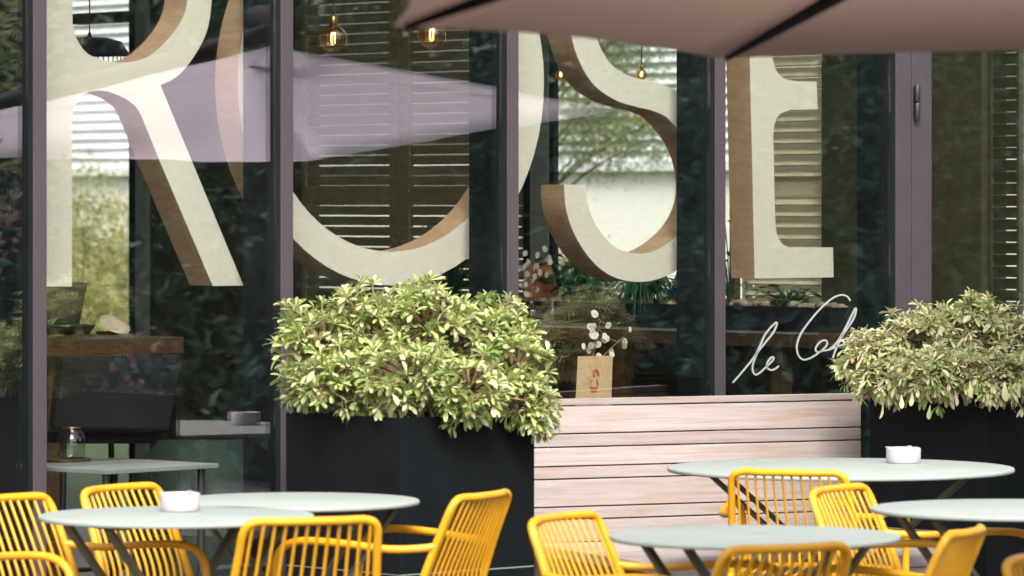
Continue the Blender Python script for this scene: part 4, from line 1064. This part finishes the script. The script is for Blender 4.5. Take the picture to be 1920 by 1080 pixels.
# kraft card with a small red line drawing, standing inside the glass above the bench
kc = at_v(1114, 745, 0.075); kk = (kc - CAM).dot(FWD) / F
cd = thing('kraft_card', 'kraft paper card with small red figure drawing behind the glass', 'card', (kc.x, kc.y, at_v(1114, 760, 0.075).z))
def card(name, outline, off, th_, mat):
    f = [at_v(x, y, 0.075 - off) - cd.location for x, y in outline]; b_ = [q_ + Vector((0, th_, 0)) for q_ in f]; n = len(f)
    MB().add(f + b_, [tuple(range(n)), tuple(range(2 * n - 1, n - 1, -1))] + [(i, n + i, n + (i + 1) % n, (i + 1) % n) for i in range(n)]).build(name, mat, cd)
cd.location.z = at_v(1114, 760, 0.075).z
card('sheet', [(1079, 762), (1146, 762), (1149, 667), (1084, 668)], 0.0, 0.002, M['kraft'])
card('printed_mark', [(1110, 699), (1113, 694), (1118, 692), (1122, 694), (1124, 700), (1124, 705), (1121, 706), (1119, 701), (1114, 697)], 0.001, 0.0006, M['red_ink'])
card('printed_mark', [(1111, 701), (1116, 700), (1117, 704), (1114, 708), (1111, 706)], 0.001, 0.0006, M['orange_board'])
card('printed_mark', [(1106, 725), (1120, 726), (1120, 731), (1106, 730)], 0.001, 0.0006, M['red_ink'])
card('printed_mark', [(1107, 732), (1120, 733), (1119, 736), (1110, 736)], 0.001, 0.0006, M['red_ink'])
for l in ([(1108, 712), (1110, 710), (1104, 722), (1102, 722)], [(1118, 710), (1120, 711), (1123, 722), (1121, 723)], [(1110, 712), (1111, 712), (1108, 726), (1107, 726)], [(1118, 713), (1119, 713), (1121, 727), (1120, 727)]):
    card('printed_mark', l, 0.001, 0.0006, M['red_ink'])
# low inner window shelf that carries the card and a vase of seed pods
shz = at_v(1114, 762, 0.1).z
slf = thing('window_shelf', 'low dark shelf inside the glass behind the bench', 'shelf', (2 * BAY, 0, 0))
MB().box(0.02, 2 * BAY - 0.1, 0.048, 0.24, shz - 0.03, shz - 0.001).build('board', M['fin'], slf)
for x in (0.1, 0.98, 2 * BAY - 0.2): MB().box(x - 0.02, x + 0.02, 0.06, 0.22, 0.021, shz - 0.0305).build('leg', M['fin'], slf)
vp = at_v(1105, 762, 0.16); vp.z = shz
vase('small glass bottle hidden behind the kraft card', vp, [(0.001, 0), (0.03, 0), (0.033, 0.01), (0.032, 0.05), (0.015, 0.07), (0.013, 0.11)], 'dried branch of round white seed pods rising behind the kraft card', 0.30, 15, n=8, lean=0.09)
cd.location.z += 0.0

# house plants in the trough
def plant(label, px, du, h, n, L, W, seed, kind='broad', name='house_plant', base_h=None):
    r0 = random.Random(seed); p = at_u(px, 390, U1 - du); p.z = (tz_plant if base_h is None else base_h)
    root = thing(name, label, 'plant', p, 0, 'green plants in the trough by the window')
    mb = MB(); stm = MB()
    for i in range(n):
        a = r0.uniform(0, 6.28)
        if kind == 'grass':
            out = r0.uniform(0.3, 1.0) * L; hh = r0.uniform(0.5, 1) * h
            pts = smooth_path([(0, 0, 0), (out * .35 * math.cos(a), out * .35 * math.sin(a), hh), (out * .75 * math.cos(a), out * .75 * math.sin(a), hh * 0.75), (out * math.cos(a), out * math.sin(a), hh * r0.uniform(-0.5, 0.3))], 3)
            sd2 = Vector((-math.sin(a), math.cos(a), 0)); vv = []
            for k, q_ in enumerate(pts):
                w = W * (1 - (k / (len(pts) - 1)) ** 2) + 0.0006; vv += [q_ + sd2 * w, q_ - sd2 * w]
            t = r0.random(); mb.add(vv, [(2 * k, 2 * k + 1, 2 * k + 3, 2 * k + 2) for k in range(len(pts) - 1)], True, (t, t, t, 1))
        else:
            hh = r0.uniform(0.25, 1) * h; rr = r0.uniform(0.02, 0.09) * (1.2 if hh > h * .4 else .8)
            tip = Vector((rr * math.cos(a), rr * math.sin(a), hh)); stm.tube(smooth_path([(0, 0, 0), (tip.x * .3, tip.y * .3, hh * .6), tip], 3), 0.0018, 5)
            d = Vector((math.cos(a), math.sin(a), r0.uniform(-.4, .6))); l = L * r0.uniform(.7, 1.2)
            vv, fs = leaf_verts(l, l * W, r0.uniform(.1, .4), .25); m_ = frame_mat(tip, d, r0.uniform(-.5, .5)); t = r0.random()
            mb.add([m_ @ v for v in vv], fs, True, (t, t, t, 1))
    tag(mb.build('foliage', M['leaf_pot'], root, colors=True), kind='stuff')
    if kind != 'grass': stm.build('stem', M['leaf_pot'], root, colors=True)
tz_plant = lz1 + 0.002 + th - 0.019
plant('broad-leaved dark green plant left in the trough below the letter S', 1072, 0.30, 0.21, 70, 0.075, 0.6, 1)
plant('spiky grass-like plant hanging over the trough under the letter S', 1205, 0.31, 0.15, 230, 0.26, 0.0045, 2, 'grass')
plant('small glossy plant in the trough left of the spiky one', 1120, 0.34, 0.13, 60, 0.06, 0.55, 11)
plant('leafy green plant in the trough right of the spiky one', 1262, 0.30, 0.16, 60, 0.06, 0.55, 12)
plant('upright leafy plant in the trough at the right side of the letter S', 1368, 0.30, 0.40, 40, 0.05, 0.5, 3)
plant('low dark bushy plant in the trough below the letter E', 1475, 0.30, 0.10, 90, 0.04, 0.5, 4)
plant('dark climbing plant in front of the shutters inside the letter O', 850, 0.16, 0.42, 120, 0.045, 0.5, 5, base_h=SILL - 0.02)
plant('low dark plant at the foot of the left shutters', 640, 0.16, 0.10, 70, 0.04, 0.5, 6, base_h=SILL - 0.02)
# ledge box that carries the two plants by the shutters
sb_ = thing('shutter_planter', 'long black planter box at the foot of the dark shutters', 'planter', (U1, 0, 0))
MB().box(-0.26, -0.004, VV(983), VV(560), SILL - 0.16, SILL - 0.021).build('box', M['black_metal'], sb_, bevel=0.003)
MB().box(-0.263, -0.2605, VV(983), VV(560), SILL - 0.035, SILL - 0.021).build('rim', M['fin'], sb_)
for x in (600, 770, 940):
    v = VV(x); MB().box(-0.17, -0.09, v - 0.03, v + 0.03, 0.021, SILL - 0.161).build('leg', M['black_metal'], sb_)
